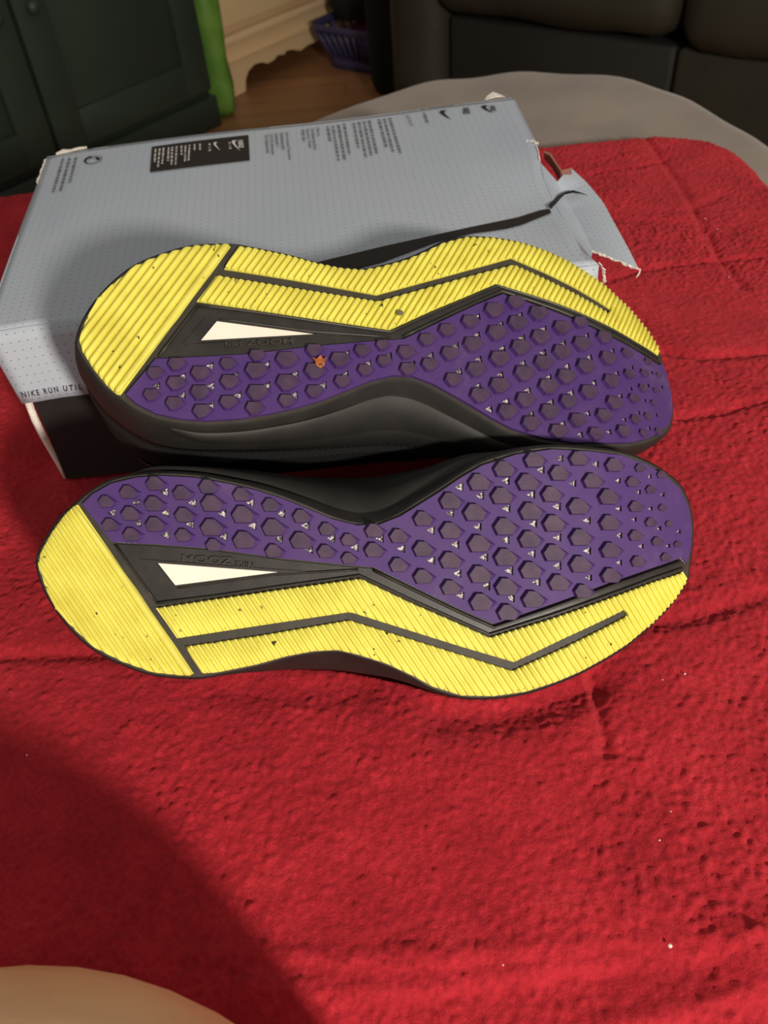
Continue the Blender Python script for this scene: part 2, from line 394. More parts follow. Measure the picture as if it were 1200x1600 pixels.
TRIS = c6([(410, 365, 36), (525, 318, 36), (530, 412, 36), (655, 268, 38), (660, 365, 38), (660, 468, 38), (785, 318, 38), (775, 418, 38), (925, 368, 38), (930, 475, 38), (1055, 318, 38), (1065, 425, 38)]) \
  + c7([(125, 388, 40), (245, 447, 40), (115, 512, 40), (262, 565, 38), (372, 510, 38), (487, 555, 38), (610, 510, 38), (715, 560, 38), (860, 470, 38), (862, 618, 38), (955, 385, 38), (1000, 258, 40), (980, 540, 38), (990, 682, 38), (1005, 790, 38)]) \
  + c8([(458, 112, 32), (370, 165, 34), (207, 215, 36), (520, 228, 30), (625, 138, 30), (730, 215, 24), (325, 280, 36), (87, 285, 36), (210, 345, 36), (445, 335, 36), (825, 268, 22), (75, 430, 36), (335, 415, 36), (585, 400, 34), (733, 345, 26), (937, 280, 20), (880, 345, 20), (805, 395, 22), (205, 492, 36), (447, 480, 36), (735, 470, 28), (920, 437, 22), (105, 572, 38), (327, 555, 36), (587, 542, 34), (837, 520, 24), (963, 518, 20), (1012, 452, 20), (222, 635, 38), (447, 612, 36), (735, 597, 26), (115, 707, 38), (350, 688, 36), (593, 667, 30), (230, 762, 36), (875, 195, 22)])
PURPLE = pxs([(131, 788), (146, 773), (176, 756), (214, 747), (253, 744), (306, 747), (356, 756), (399, 766), (440, 779), (480, 795), (518, 811), (557, 821), (592, 820), (625, 807), (656, 788), (688, 768), (719, 747), (752, 728), (805, 711), (860, 703), (919, 706), (968, 712), (1007, 726), (1036, 744), (1059, 763), (1073, 792), (1078, 823), (1076, 860), (1071, 880), (1062, 871), (1020, 886), (953, 909), (853, 946), (771, 974), (717, 951), (653, 920), (584, 886), (527, 881), (440, 872), (323, 856), (240, 850), (177, 847)])
FRAME = pxs([(180, 850), (240, 853), (323, 859), (440, 875), (527, 884), (584, 889), (653, 923), (717, 954), (771, 978), (853, 950), (953, 913), (1020, 890), (1062, 875), (1069, 886), (1058, 894), (1020, 906), (953, 931), (853, 966), (764, 993), (700, 964), (640, 938), (563, 901), (440, 918), (330, 934), (246, 944), (212, 896)])
SIDE = pxs([(244, 950), (330, 937), (440, 921), (563, 904), (640, 941), (700, 967), (764, 996), (853, 969), (953, 934), (1020, 909), (1058, 897), (1066, 893), (1073, 904), (1053, 936), (1020, 971), (980, 1005), (947, 1026), (907, 1048), (867, 1065), (820, 1080), (770, 1087), (720, 1086), (675, 1072), (644, 1055), (603, 1036), (558, 1022), (527, 1015), (489, 1017), (447, 1025), (400, 1038), (340, 1050), (317, 1052), (303, 1032), (291, 1010), (400, 994), (546, 969), (640, 998), (720, 1023), (800, 1048), (880, 1012), (976, 964), (980, 958), (973, 953), (880, 997), (802, 1034), (720, 1010), (640, 985), (547, 956), (400, 978), (277, 997), (262, 975)])
HEEL = pxs([(123, 789), (177, 868), (207, 912), (240, 960), (275, 1010), (303, 1052), (297, 1056), (240, 1050), (192, 1033), (152, 1013), (120, 986), (90, 949), (70, 912), (61, 880), (66, 861), (83, 831), (102, 805), (117, 790)])
RIBD = px2s(300, 1050)-px2s(124, 790); RIBD /= np.linalg.norm(RIBD)
RIBC = np.array([-RIBD[1], RIBD[0]])
if (px2s(600, 900)-px2s(200, 900)) @ RIBC < 0: RIBC = -RIBC
HULL_M = {}; 
def hull_bounds():
    # side limits of the shoe body without the waist: convex hull of the outline, upper and lower chain
    pts = sorted(map(tuple, OUTL)); up, lo = [], []
    cr = lambda o, a, b: (a[0]-o[0])*(b[1]-o[1])-(a[1]-o[1])*(b[0]-o[0])
    for p in pts:
        while len(lo) > 1 and cr(lo[-2], lo[-1], p) <= 0: lo.pop()
        lo.append(p)
        while len(up) > 1 and cr(up[-2], up[-1], p) >= 0: up.pop()
        up.append(p)
    return np.array(lo), np.array(up)
HLO, HUP = hull_bounds()
def sstep(a, b, x): t_ = min(max((x-a)/(b-a), 0), 1); return t_*t_*(3-2*t_)
MED_SIGN = np.sign(px2s(590, 816)[1]-px2s(563, 960)[1])      # v sign of the medial side
def body_ring(a, outset, d, shrink=1.0, ush=1.0, tipd=0.0):
    """outline at depth d below the sole, waist filled by a, pushed out by outset"""
    R = []; n = len(OUTL); uc = .5*(UMIN+UMAX)-.01
    for i in range(n):
        p = OUTL[i]; tn = OUTL[(i+1) % n]-OUTL[i-1]; tn /= np.linalg.norm(tn)+1e-12; nr = np.array([tn[1], -tn[0]])
        if nr @ (p-np.array([uc, 0.])) < 0 and abs(p[0]-uc) > .12: nr = -nr
        lo = np.interp(p[0], HLO[:, 0], HLO[:, 1]); up = np.interp(p[0], HUP[:, 0], HUP[:, 1]); mid = .5*(lo+up)
        tgt = up if p[1] > mid else lo
        v = p[1]+a*(tgt-p[1]); sgn = 1 if p[1] > mid else -1
        q = np.array([p[0], v])+np.array([nr[0], nr[1]])*outset*ORI
        sp = mid; xf = (p[0]-UMIN)/(UMAX-UMIN); sk = shrink**(.42+2.5*sstep(.52, .70, xf)) if (q[1]-sp)*MED_SIGN > 0 else shrink**(2.6+3*sstep(.42, .55, xf)); q = np.array([uc+(q[0]-uc)*ush, sp+(q[1]-sp)*sk])
        R.append((q[0], q[1], d))
    return R
# orientation of the outline (so that outset really goes outwards)
_ar = 0.5*sum(OUTL[i-1][0]*OUTL[i][1]-OUTL[i][0]*OUTL[i-1][1] for i in range(len(OUTL)))
ORI = 1.0 if _ar > 0 else -1.0
def body_ring_fix(*a, **k): return body_ring(*a, **k)
def hgt(u):
    x = (u-UMIN)/(UMAX-UMIN)       # 0 heel .. 1 toe
    return float(np.interp(x, [0, .08, .3, .45, .6, .75, .88, 1], [.070, .076, .070, .062, .042, .030, .022, .014]))
def loft(sh, name, rings, mat, parent, cap=False, i0=None, i1=None):
    n = len(rings[0]); V = []; F = []
    for R in rings: V += [sh.S(q[0], q[1], -q[2]) for q in R]
    idx = range(n) if i0 is None else range(i0, i1)
    for j in range(len(rings)-1):
        for i in idx: F.append((j*n+i, j*n+(i+1) % n, (j+1)*n+(i+1) % n, (j+1)*n+i))
    if cap: F.append(tuple(range((len(rings)-1)*n, len(rings)*n)))
    o = pymesh(name, V, F, mat, parent, True)
    b = bmesh.new(); b.from_mesh(o.data); bmesh.ops.delete(b, geom=[v for v in b.verts if not v.link_faces], context='VERTS'); b.to_mesh(o.data); b.free()
    return o
def midth(u):
    x = (u-UMIN)/(UMAX-UMIN); return float(np.interp(x, [0, .25, .6, .85, 1], [1.15, 1.1, .95, .8, .65]))
def body_rings(th0, th1, k, bulge=0.0):
    out = []
    for j in range(k):
        th = th0+(th1-th0)*j/(k-1); R = body_ring(.75, .001+bulge, 0., max(.0, math.cos(th))**.6, 1-.10*(1-math.cos(th)))
        out.append([(u, v, .030*midth(u)+hgt(u)*math.sin(th)+0*bulge) for u, v, _ in R])
    return out
LUG_SHAPE = np.array([(-.50, .02), (-.27, -.30), (.0, -.29), (.50, .03), (.20, .30), (-.36, .30)])
def text_mesh(txt, spacing=1.0, bold=0.0):
    cu = bpy.data.curves.new('t', 'FONT'); cu.body = txt; cu.size = 1; cu.space_character = spacing; cu.offset = bold; cu.resolution_u = 3
    o = bpy.data.objects.new('t', cu); COL.objects.link(o); bpy.context.view_layer.update()
    me = bpy.data.meshes.new_from_object(o.evaluated_get(bpy.context.evaluated_depsgraph_get()))
    V = np.array([v.co[:] for v in me.vertices]); F = [tuple(p.vertices) for p in me.polygons]
    bpy.data.objects.remove(o); bpy.data.curves.remove(cu); bpy.data.meshes.remove(me)
    return V[:, :2], F
def build_shoe(near):
    sh = Shoe(-1 if near else 1)
    root = empty('sneaker')
    Rr, Tt, sc = (RA, TA, SA) if near else (RB, TB, SB)
    Mx = C2W @ Rr; O = CAM + C2W @ (Tt*sc)
    mw = Matrix.Identity(4)
    for i in range(3):
        mw[i][0] = Mx[i, 0]; mw[i][1] = -Mx[i, 1]; mw[i][2] = -Mx[i, 2]; mw[i][3] = O[i]
    # in the far shoe the lateral side is -v of its own frame, so the traced v simply flips sign
    root.matrix_world = mw
    # midsole: side wall in steps of thickness, bottom face
    R = []
    for d, o_, a in ((0, 0, 0), (.0012, .0012, 0), (.007, .0020, .06), (.014, .0026, .25), (.022, .0026, .5), (.030, .0012, .75), (.031, -.003, .75)):
        R.append([(u, v, d*midth(u)) for u, v, _ in body_ring(a, o_, d)])
    mid = loft(sh, 'midsole', R, M['midsole'], root)
    plate(sh, 'midsole_bottom', OUTL, -.003, 0, M['groove'], mid, step=.02, grid=.012)
    n = len(OUTL)
    # raised wing line on the inner side of the foam
    med = [i for i in range(n) if OUTL[i][1]*MED_SIGN > np.interp(OUTL[i][0], HLO[:, 0], (HLO[:, 1]))*MED_SIGN*0 and .10 < (OUTL[i][0]-UMIN)/(UMAX-UMIN) < .72 and (OUTL[i][1]-.5*(np.interp(OUTL[i][0], HLO[:, 0], HLO[:, 1])+np.interp(OUTL[i][0], HUP[:, 0], HUP[:, 1])))*MED_SIGN > 0]
    i0, i1 = min(med), max(med)
    wing = []; body_ring_cache = [body_ring(a, o_, 0) for a, o_ in ((.10, .0012), (.12, .0012), (.5, .0012), (.52, .0012))]
    for kk, (d, o_, a) in enumerate(((.009, .0022, .10), (.010, .0040, .12), (.021, .0044, .5), (.023, .0030, .52))):
        L = []
        for i, (u, v, _) in enumerate(body_ring(a, o_, d)):
            s_ = (i-i0)/max(1, i1-i0); dd = d
            if 0 <= s_ <= 1: dd = .009+(d-.009)*math.sin(math.pi*s_)**.6 + .009*(s_-.6)*(1 if s_ < .6 else 0)
            w0_ = sstep(0, .12, s_)*sstep(1, .88, s_) if 0 <= s_ <= 1 else 0; b0 = body_ring_cache[kk][i]; L.append((b0[0]+(u-b0[0])*w0_, b0[1]+(v-b0[1])*w0_, dd*midth(u)))
        wing.append(L)
    loft(sh, 'midsole_wing', wing, M['midsole'], mid, i0=i0+2, i1=i1-2)
    # upper
    up = loft(sh, 'upper', body_rings(.0, 1.22, 12), M['knit'], root, cap=True)
    # rand band low on the upper, heel overlay with reflective stripes
    loft(sh, 'rand', body_rings(.04, .20, 4, .0002), M['lining'], up)
    hi0, hi1 = int(i0-n*.02), int(i0+(i1-i0)*.62)
    ov = body_rings(.62, .98, 6, .0012)
    if hi0 >= 0: loft(sh, 'heel_overlay', ov, M['overlay'], up, i0=max(hi0, 0), i1=hi1)
    for k in range(5):
        i = hi0+int((hi1-hi0)*.30)+k
        a_, b_ = body_rings(.56, .78, 5, .0022), body_rings(.56, .78, 5, .0012)
        V = []; F = []
        for j in range(5):
            p0 = np.array(sh.S(a_[j][(i+j) % n][0], a_[j][(i+j) % n][1], -a_[j][(i+j) % n][2])); p1 = np.array(sh.S(a_[j][(i+j+1) % n][0], a_[j][(i+j+1) % n][1], -a_[j][(i+j+1) % n][2]))
            V += [p0, p0+(p1-p0)*.35]
        F = [(2*j, 2*j+1, 2*j+3, 2*j+2) for j in range(4)]
        pymesh('reflective_stripe', V, F, M['silver'], up)
    # collar, tongue and laces on the far side
    top = body_rings(1.18, 1.22, 2)[1]
    cz = [q for q in top if (q[0]-UMIN)/(UMAX-UMIN) < .50]
    tube('collar', [sh.S(q[0], q[1], -q[2]+.003) for q in cz[::3]], .004, M['lining'], root, 8)
    uu = np.linspace(UMIN+.50*(UMAX-UMIN), UMIN+.68*(UMAX-UMIN), 5)
    vm = .5*(np.interp(uu, HLO[:, 0], HLO[:, 1])+np.interp(uu, HUP[:, 0], HUP[:, 1]))
    for u, v in zip(uu, vm):
        dz = .030*midth(u)+hgt(u)*math.sin(1.22)
        tube('lace', [sh.S(u+.004*q, v+.018*q, -dz+.0042+.002*abs(q)) for q in (-1, -.5, 0, .5, 1)], .0022, M['lining'], root, 6)
    # purple outsole with real triangular openings over a film, worn lugs on top
    tri = []
    for x, y, w_ in TRIS:
        w_ *= 1.22
        q = pxs([(x-.5*w_, y), (x+.42*w_, y-.46*w_), (x+.40*w_, y+.46*w_)]); tri.append(q)
    op = plate(sh, 'outsole_panel', PURPLE, 0, .0022, M['purple'], root, holes=tri)
    plate(sh, 'film', PURPLE*.995, -.001, .0007, M['foil'], op, step=.02, grid=.015)
    for x, y, w_ in LUGS:
        k = len(LUG_SHAPE); base = pxs([(x+w_*a, y+w_*b) for a, b in LUG_SHAPE*1.10]); topp = pxs([(x+w_*a*.95, y+w_*b*.97) for a, b in LUG_SHAPE]); c = topp.mean(0)
        hl = .0026*min(1, w_/36)
        V = [sh.S(*q, .0020) for q in base]+[sh.S(*q, .0022+hl*(.15 if j == 3 else 1)) for j, q in enumerate(topp)]
        F = [(i, (i+1) % k, k+(i+1) % k, k+i) for i in range(k)]
        # top: flat hexagon to its widest points, a ramp down to the tail
        V += [sh.S(*(topp[3]*.70+c*.30), .0022+hl)]; t_ = 2*k
        F += [(k+0, k+1, k+2, t_), (k+2, k+3, t_), (k+3, k+4, t_), (k+4, k+5, k+0, t_)]
        o = pymesh('lug', V, F, M['purple'], op); me = o.data; me.materials.append(M['lug'])
        nz = np.array([p.normal[2] for p in me.polygons])
        for p in me.polygons: p.material_index = 1 if len(p.vertices) == 4 and all(v >= k for v in p.vertices) else 0
    # black frame between the panels with its rails and the white window
    win = pxs([(253, 881), (427, 894), (278, 913)]); wc = win.mean(0)
    fr = plate(sh, 'shank_frame', FRAME, 0, .0009, M['black_rubber'], root, holes=[wc+(win-wc)*1.10])
    plate(sh, 'window_insert', wc+(win-wc)*1.08, -.001, .0012, M['window'], fr)
    plate(sh, 'window_bezel', wc+(win-wc)*1.5+(px2s(300, 896)-wc)*.0, .0005, .0017, M['black_rubber'], fr, holes=[wc+(win-wc)*1.12])
    ridge(sh, 'frame_rail', pxs([(246, 942), (330, 932), (440, 916), (562, 899), (640, 936), (764, 991), (853, 963), (953, 928), (1020, 903), (1064, 888)]), .0016, .0008, .0016, M['black_rubber'], fr)
    ridge(sh, 'frame_rail', pxs([(584, 891), (653, 925), (717, 956), (771, 980), (853, 952), (953, 915), (1020, 892), (1060, 878)]), .0016, .0008, .0020, M['black_rubber'], fr)
    ridge(sh, 'frame_rail', pxs([(182, 852), (214, 898), (246, 942)]), .0014, .0008, .0014, M['black_rubber'], fr)
    ridge(sh, 'frame_rail', pxs([(278, 918), (427, 898), (560, 890)]), .0012, .0008, .0014, M['black_rubber'], fr)
    # raised lettering, reading from the toe towards the heel
    words = (('NIKE', 397, 368, 8, 879.5), ('ZOOM', 364, 286, 11, 875)) if near else (('NIKE', 286, 315, 8, 875), ('ZOOM', 320, 397, 10, 877))
    for txt, x0, x1, hpx, ym in words:
        V2, F2 = text_mesh(txt, 1.0, .01); V2 = (V2-V2.min(0))/(V2.max(0)-V2.min(0))
        P0 = px2s(x0, ym+(x0-340)*.055); P1 = px2s(x1, ym+(x1-340)*.055); dx = P1-P0
        upd = px2s(340, 900)-px2s(340, 870); upd -= dx*(upd@dx)/(dx@dx); upd *= hpx/FPX*.38/np.linalg.norm(upd)     # letter tops point at the yellow side
        P0 = P0-upd*.5
        V = [sh.S(*(P0+dx*a+upd*b), .0021) for a, b in V2]; b0 = len(V); V += [sh.S(*(P0+dx*a+upd*b), .0008) for a, b in V2]
        cnt = {}
        for f in F2:
            for i in range(len(f)): e = (f[i], f[(i+1) % len(f)]); cnt.setdefault(tuple(sorted(e)), []).append(e)
        F = list(F2)+[(L[0][1], L[0][0], L[0][0]+b0, L[0][1]+b0) for L in cnt.values() if len(L) == 1]
        pymesh('raised_lettering', V, F, M['groove'], fr)
    # yellow treads with ribs
    ht = plate(sh, 'heel_tread', HEEL, 0, .0008, M['yellow'], root)
    o0 = px2s(213, 920); sp = .00338
    for k in range(0, 24):
        o = o0-RIBC*(sp*(k+.55)+(.0 if k == 0 else .0006))
        for t0, t1 in line_spans(HEEL, o, RIBD): rib(sh, HEEL, o, RIBD, t0, t1, sp*(1.25 if k == 0 else .84), .0006, .0024, M['yellow'], ht)
    st = plate(sh, 'side_tread', SIDE, 0, .0008, M['yellow'], root)
    o1 = px2s(263, 975); sp = .0030
    for k in range(0, 110):
        o = o1+RIBC*(sp*(k+.5))
        for t0, t1 in line_spans(SIDE, o, RIBD): rib(sh, SIDE, o, RIBD, t0, t1, sp*.78, .0006, .0022, M['yellow'], st, .0004 if k > 60 else 0.)
    return root, sh
def world_verts(root, names):
    bpy.context.view_layer.update(); V = []; F = []
    def rec(o):
        if o.type == 'MESH' and o.name.split('.')[0] in names:
            b = len(V); mw = o.matrix_world
            V.extend([mw @ v.co for v in o.data.vertices]); F.extend([tuple(b+i for i in p.vertices) for p in o.data.polygons])
        for c in o.children: rec(c)
    rec(root); return V, F
shoeA, shA = build_shoe(True); shoeB, shB = build_shoe(False)
tag(shoeA, 'sneaker with purple and yellow sole lying on the red blanket, yellow edge down', 'shoe', 'pair of sneakers')
tag(shoeB, 'sneaker with purple and yellow sole leaning on the shoe box, yellow edge up', 'shoe', 'pair of sneakers')
VA, FA = world_verts(shoeA, ('midsole', 'upper', 'side_tread', 'heel_tread', 'collar', 'lace', 'rand', 'heel_overlay')); VB, FB = world_verts(shoeB, ('midsole', 'upper', 'collar'))
print('shoe A z range', min(v.z for v in VA), max(v.z for v in VA), 'shoe B', min(v.z for v in VB), max(v.z for v in VB))
print('A/B overlap', len(BVHTree.FromPolygons(VA, FA).overlap(BVHTree.FromPolygons(VB, FB))))

# ------------------------------------------------------------------ bare leg of the person holding the camera
def build_leg():
    me = bpy.data.meshes.new('person')
    J = [((.05, -.42, -.04), .080), ((.035, -.27, -.022), .072), ((.0, -.14, .0), .064), ((-.035, -.055, .022), .060), ((-.070, -.004, .036), .058), ((-.112, .024, .042), .058), ((-.155, .032, .042), .057), ((-.205, .022, .040), .056), ((-.275, -.04, .036), .055), ((-.34, -.12, .03), .054), ((-.40, -.22, .02), .044), ((-.44, -.32, .01), .036), ((-.41, -.39, .005), .034), ((-.33, -.44, .0), .030)]
    J = [((x+.010, y+.017, z+.006), r) for (x, y, z), r in J]
    me.from_pydata([j[0] for j in J], [(i, i+1) for i in range(len(J)-1)], []); me.update()
    o = bpy.data.objects.new('person', me); COL.objects.link(o)
    sk = o.modifiers.new('skin', 'SKIN'); sk.use_smooth_shade = True
    for v, j in zip(me.skin_vertices[0].data, J): v.radius = (j[1], j[1])
    me.skin_vertices[0].data[0].use_root = True
    sb = o.modifiers.new('sub', 'SUBSURF'); sb.levels = 2; sb.render_levels = 3
    bpy.context.view_layer.update()
    me2 = bpy.data.meshes.new_from_object(o.evaluated_get(bpy.context.evaluated_depsgraph_get())); bpy.data.objects.remove(o)
    me2.materials.clear(); o = link('person', me2, M['skin'], None, True)
    return tag(o, 'person with a bent bare knee at the near edge of the blanket', 'person')
leg = build_leg()
VL = [v.co.copy() for v in leg.data.vertices]; FL_ = [tuple(q.vertices) for q in leg.data.polygons]

# ------------------------------------------------------------------ red fleece blanket
def build_blanket():
    st = .0012; a = np.arange(-.56, .3851, st); b = np.arange(-.11, .862, st); na, nb = len(a), len(b)
    A, B = np.meshgrid(a, b, indexing='ij')
    fx = np.fft.fftfreq(na, st)[:, None]; fy = np.fft.fftfreq(nb, st)[None, :]
    def field(sx, sy, ang=0):
        ca, sa = math.cos(ang), math.sin(ang); gx, gy = fx*ca+fy*sa, -fx*sa+fy*ca
        g = np.exp(-2*math.pi**2*((gx*sx)**2+(gy*sy)**2)); n = np.fft.ifft2(np.fft.fft2(RNG.standard_normal((na, nb)))*g).real
        return n/n.std()
    relief = .0015*field(.055, .055)+.00035*field(.016, .016)+.00012*field(.004, .003, .6)
    pile = .00040*np.sqrt(field(.0012, .0010, .5)**2+.25)+.00022*field(.0008, .0008)
    patch = np.clip(.9+.18*field(.03, .03), .5, 1.4)
    Z = relief+(pile-.0003)*patch*1.4
    def crease(px, depth, wd, z0=0.):
        nonlocal Z
        P = np.array([gz(x, y, z0)[:2] for x, y in px]); D = np.full(A.shape, 9.); 
        lo, hi = P.min(0)-wd*4, P.max(0)+wd*4; msk = (A > lo[0]) & (A < hi[0]) & (B > lo[1]) & (B < hi[1])
        q = np.stack([A[msk], B[msk]], 1); dm = np.full(len(q), 9.)
        for i in range(len(P)-1):
            d = P[i+1]-P[i]; L = d@d; t_ = np.clip(((q-P[i])@d)/L, 0, 1); dm = np.minimum(dm, np.linalg.norm(q-(P[i]+t_[:, None]*d), axis=1))
        D[msk] = dm; Z -= depth*np.exp(-(D/wd)**2)
    crease([(1010, 216), (1040, 257), (1067, 293), (1093, 340), (1123, 400), (1160, 447)], .0022, .004)
    crease([(927, 270), (1000, 258), (1040, 248)], .0022, .004)
    crease([(947, 440), (1000, 422), (1100, 408), (1200, 398)], .0022, .004)
    crease([(1040, 550), (1090, 560), (1133, 558), (1200, 553)], .003, .005)
    crease([(1020, 330), (1080, 325), (1130, 300)], .0015, .006)
    crease([(960, 345), (1020, 345), (1090, 350)], .0012, .006)
    crease([(1060, 655), (1120, 648), (1200, 630)], .0022, .004)
    crease([(-20, 1026), (120, 1022), (210, 1020), (300, 1040)], .0024, .004)
    crease([(930, 985), (1000, 975), (1080, 962), (1200, 925)], .0026, .005)
    crease([(925, 1045), (935, 1100), (946, 1175)], .0022, .003)
    crease([(690, 1115), (780, 1112), (860, 1095), (930, 1065)], .005, .010)
    crease([(330, 1075), (430, 1082), (560, 1080)], .002, .008)
    crease([(0, 820), (40, 760), (100, 700)], .002, .008)
    # low folds where the cloth turns over the near edge
    crease([(300, 1487), (500, 1492), (700, 1488), (880, 1478), (1200, 1455)], -.0013, .0035)
    crease([(380, 1536), (560, 1548), (700, 1538), (860, 1512), (1060, 1490), (1150, 1475)], -.0015, .0035)
    crease([(650, 1575), (820, 1560), (960, 1520), (1100, 1510)], .0040, .013)
    crease([(940, 1600), (1080, 1570), (1200, 1530)], -.0018, .0035)
    crease([(820, 1540), (960, 1515), (1080, 1500)], .002, .013)
    # border: rounded far corner and rolled edges
    X, Y = A.copy(), B.copy()
    r = .085; cx, cy = .385-r, .862-r; m_ = (A > cx) & (B > cy); p, q = (A[m_]-cx)/r, (B[m_]-cy)/r
    X[m_] = cx+r*p*np.sqrt(1-q*q/2); Y[m_] = cy+r*q*np.sqrt(1-p*p/2)
    ed = np.minimum(.385-A, .862-B); ed = np.where(m_, np.minimum(.385-A, .862-B), ed)
    e = np.clip(ed/.012, 0, 1); fall = np.sqrt(np.clip(1-(1-e)**2, 0, 1))
    Z = Z*np.clip(ed/.004, .15, 1) + .006*0 - .0125*(1-fall)
    # drape over the near and the left side of the ottoman
    def drape(c0, R, S, Zc, C):
        s_ = np.clip(c0-C, 0, None); arc = s_ < math.pi*R/2
        pos = np.where(C >= c0, C, np.where(arc, c0-R*np.sin(np.minimum(s_/R, 1.6)), c0-R)); dz = np.where(C >= c0, 0, np.where(arc, -R*(1-np.cos(np.minimum(s_/R, 1.6))), -R-(s_-math.pi*R/2)))
        nrm = np.clip(s_/(math.pi*R/2), 0, 1); return pos-Zc*np.sin(nrm*math.pi/2), dz+Zc*np.cos(nrm*math.pi/2)
    Y2, Z2 = drape(.105, .060, None, Z, B); Y = np.where(m_, Y, Y2)
    X2, dz2 = drape(-.43, .055, None, np.zeros_like(Z), A); X = np.where(m_, X, X2)
    Z = Z2+dz2
    V = np.stack([X, Y, Z], -1).reshape(-1, 3)
    bx = gz(101, 754, .002); ex_ = gz(935, 413, .1065)-gz(-29, 516, .1065); ex_ /= np.linalg.norm(ex_); ey_ = gz(72, 240, .1065)-gz(-29, 516, .1065); ey_ /= np.linalg.norm(ey_)
    rx, ry = (V[:, :2]-bx[:2]) @ ex_[:2], (V[:, :2]-bx[:2]) @ ey_[:2]; ins = (rx > -.02) & (rx < .37) & (ry > -.02) & (ry < .27)
    V[ins, 2] = np.minimum(V[ins, 2], -.0008)
    # the soft top gives way under what lies on it
    bv = BVHTree.FromPolygons(VA+VB+VL, FA+[tuple(len(VA)+i for i in f) for f in FB]+[tuple(len(VA)+len(VB)+i for i in f) for f in FL_])
    low = [v for v in VA+VB+VL if v.z < .012]
    if low:
        x0, x1, y0, y1 = min(v.x for v in low)-.004, max(v.x for v in low)+.004, min(v.y for v in low)-.004, max(v.y for v in low)+.004
        for i in np.nonzero((V[:, 0] > x0) & (V[:, 0] < x1) & (V[:, 1] > y0) & (V[:, 1] < y1))[0]:
            h = bv.ray_cast(Vector((V[i, 0], V[i, 1], -.12)), Vector((0, 0, 1)), .2)[0]
            if h is not None and h.z-.0028 < V[i, 2]: V[i, 2] = max(h.z-.0028, -.0225 if V[i, 1] > .1 else -9)
    idx = np.arange(na*nb).reshape(na, nb); F = np.stack([idx[:-1, :-1], idx[1:, :-1], idx[1:, 1:], idx[:-1, 1:]], -1).reshape(-1, 4)
    me = bpy.data.meshes.new('blanket'); me.vertices.add(len(V)); me.vertices.foreach_set('co', V.ravel().astype(np.float32))
    me.loops.add(F.size); me.loops.foreach_set('vertex_index', F.ravel().astype(np.int32)); me.polygons.add(len(F)); me.polygons.foreach_set('loop_start', np.arange(0, F.size, 4, dtype=np.int32))
    me.update(calc_edges=True); me.validate()
    o = link('blanket', me, M['red'], None, True)
    return tag(o, 'red plush fleece blanket spread over the ottoman with fold creases', 'blanket')
blanket = build_blanket()
def lint():
    for k, (x, y, s_) in enumerate([(1102, 342, .0011), (1121, 358, .0010), (1139, 433, .0008), (1070, 1053, .0009), (1035, 1062, .0006), (1048, 1268, .0007), (1031, 1313, .0008), (1047, 1478, .0012), (42, 1180, .0009), (1184, 1280, .0007), (786, 1508, .0006)]):
        s_ *= .55; c = gz(x, y, .001); b = bmesh.new(); bmesh.ops.create_icosphere(b, subdivisions=1, radius=s_)
        for v in b.verts: v.co = Vector((v.co.x*random.uniform(.6, 1.5), v.co.y*random.uniform(.6, 1.5), v.co.z*.6))
        me = bpy.data.meshes.new('lint_speck'); b.to_mesh(me); b.free(); o = link('lint_speck', me, M['window']); o.location = c
        tag(o, 'tiny white lint speck stuck in the red fleece', 'lint', 'lint specks on the blanket')
lint()

# ------------------------------------------------------------------ shoe box
BZ = .1065
LFL, LFR, LBR, LBL = gz(-29, 516, BZ), gz(935, 413, BZ), gz(800, 153, BZ), gz(72, 240, BZ)
LW = .5*(np.linalg.norm(LFR-LFL)+np.linalg.norm(LBR-LBL)); LD = .5*(np.linalg.norm(LBL-LFL)+np.linalg.norm(LBR-LFR))
def lidp(s, t, dz=0.):
    p = (1-s)*(1-t)*LFL+s*(1-t)*LFR+s*t*LBR+(1-s)*t*LBL
    ind = .0053*sstep(0, .07, t)*sstep(.64, .46, t)*sstep(.9, 1, s); p = p-(LFR-LFL)/LW*ind
    # shallow buckles near the crushed end
    z = -.0035*sstep(.80, 1, s)*math.exp(-((t-.34)/.16)**2)-.0012*sstep(.85, .93, s)*math.exp(-((t-.8)/.2)**2)+.0008*math.sin(9*s+2)*math.sin(5*t)
    z += -.0016*sstep(.10, .0, s)
    p = p.copy(); p[2] += z+dz; return p
def lid_st(px, py):
    q = gz(px, py, BZ)[:2]; s, t = .5, .5
    for _ in range(6):
        p = lidp(s, t)[:2]; e = q-p; h = 1e-4; ds = (lidp(s+h, t)[:2]-p)/h; dt = (lidp(s, t+h)[:2]-p)/h
        J = np.array([ds, dt]).T; d = np.linalg.solve(J, e); s += np.clip(d[0], -.2, .2); t += np.clip(d[1], -.2, .2)
    return s, t
def uvlayer(me, uv):
    l = me.uv_layers.new(name='UVMap')
    for p in me.polygons:
        for li in p.loop_indices: l.data[li].uv = uv[me.loops[li].vertex_index]
box = empty('shoe_box', tuple(np.append((LFL+LFR+LBR+LBL)[:2]/4, 0)))
tag(box, 'battered grey-blue cardboard shoe box with a torn lid flap, on the red blanket', 'box')
BO = np.append((LFL+LFR+LBR+LBL)[:2]/4, 0)
def bmesh_part(name, V, F, mat, parent, smooth=False, uv=None, thick=0.):
    o = pymesh(name, [np.asarray(v)-BO for v in V], F, mat, parent, smooth, recalc=False)
    if uv is not None: uvlayer(o.data, uv)
    if thick:
        md = o.modifiers.new('thickness', 'SOLIDIFY'); md.thickness = thick; md.offset = -1
    return o
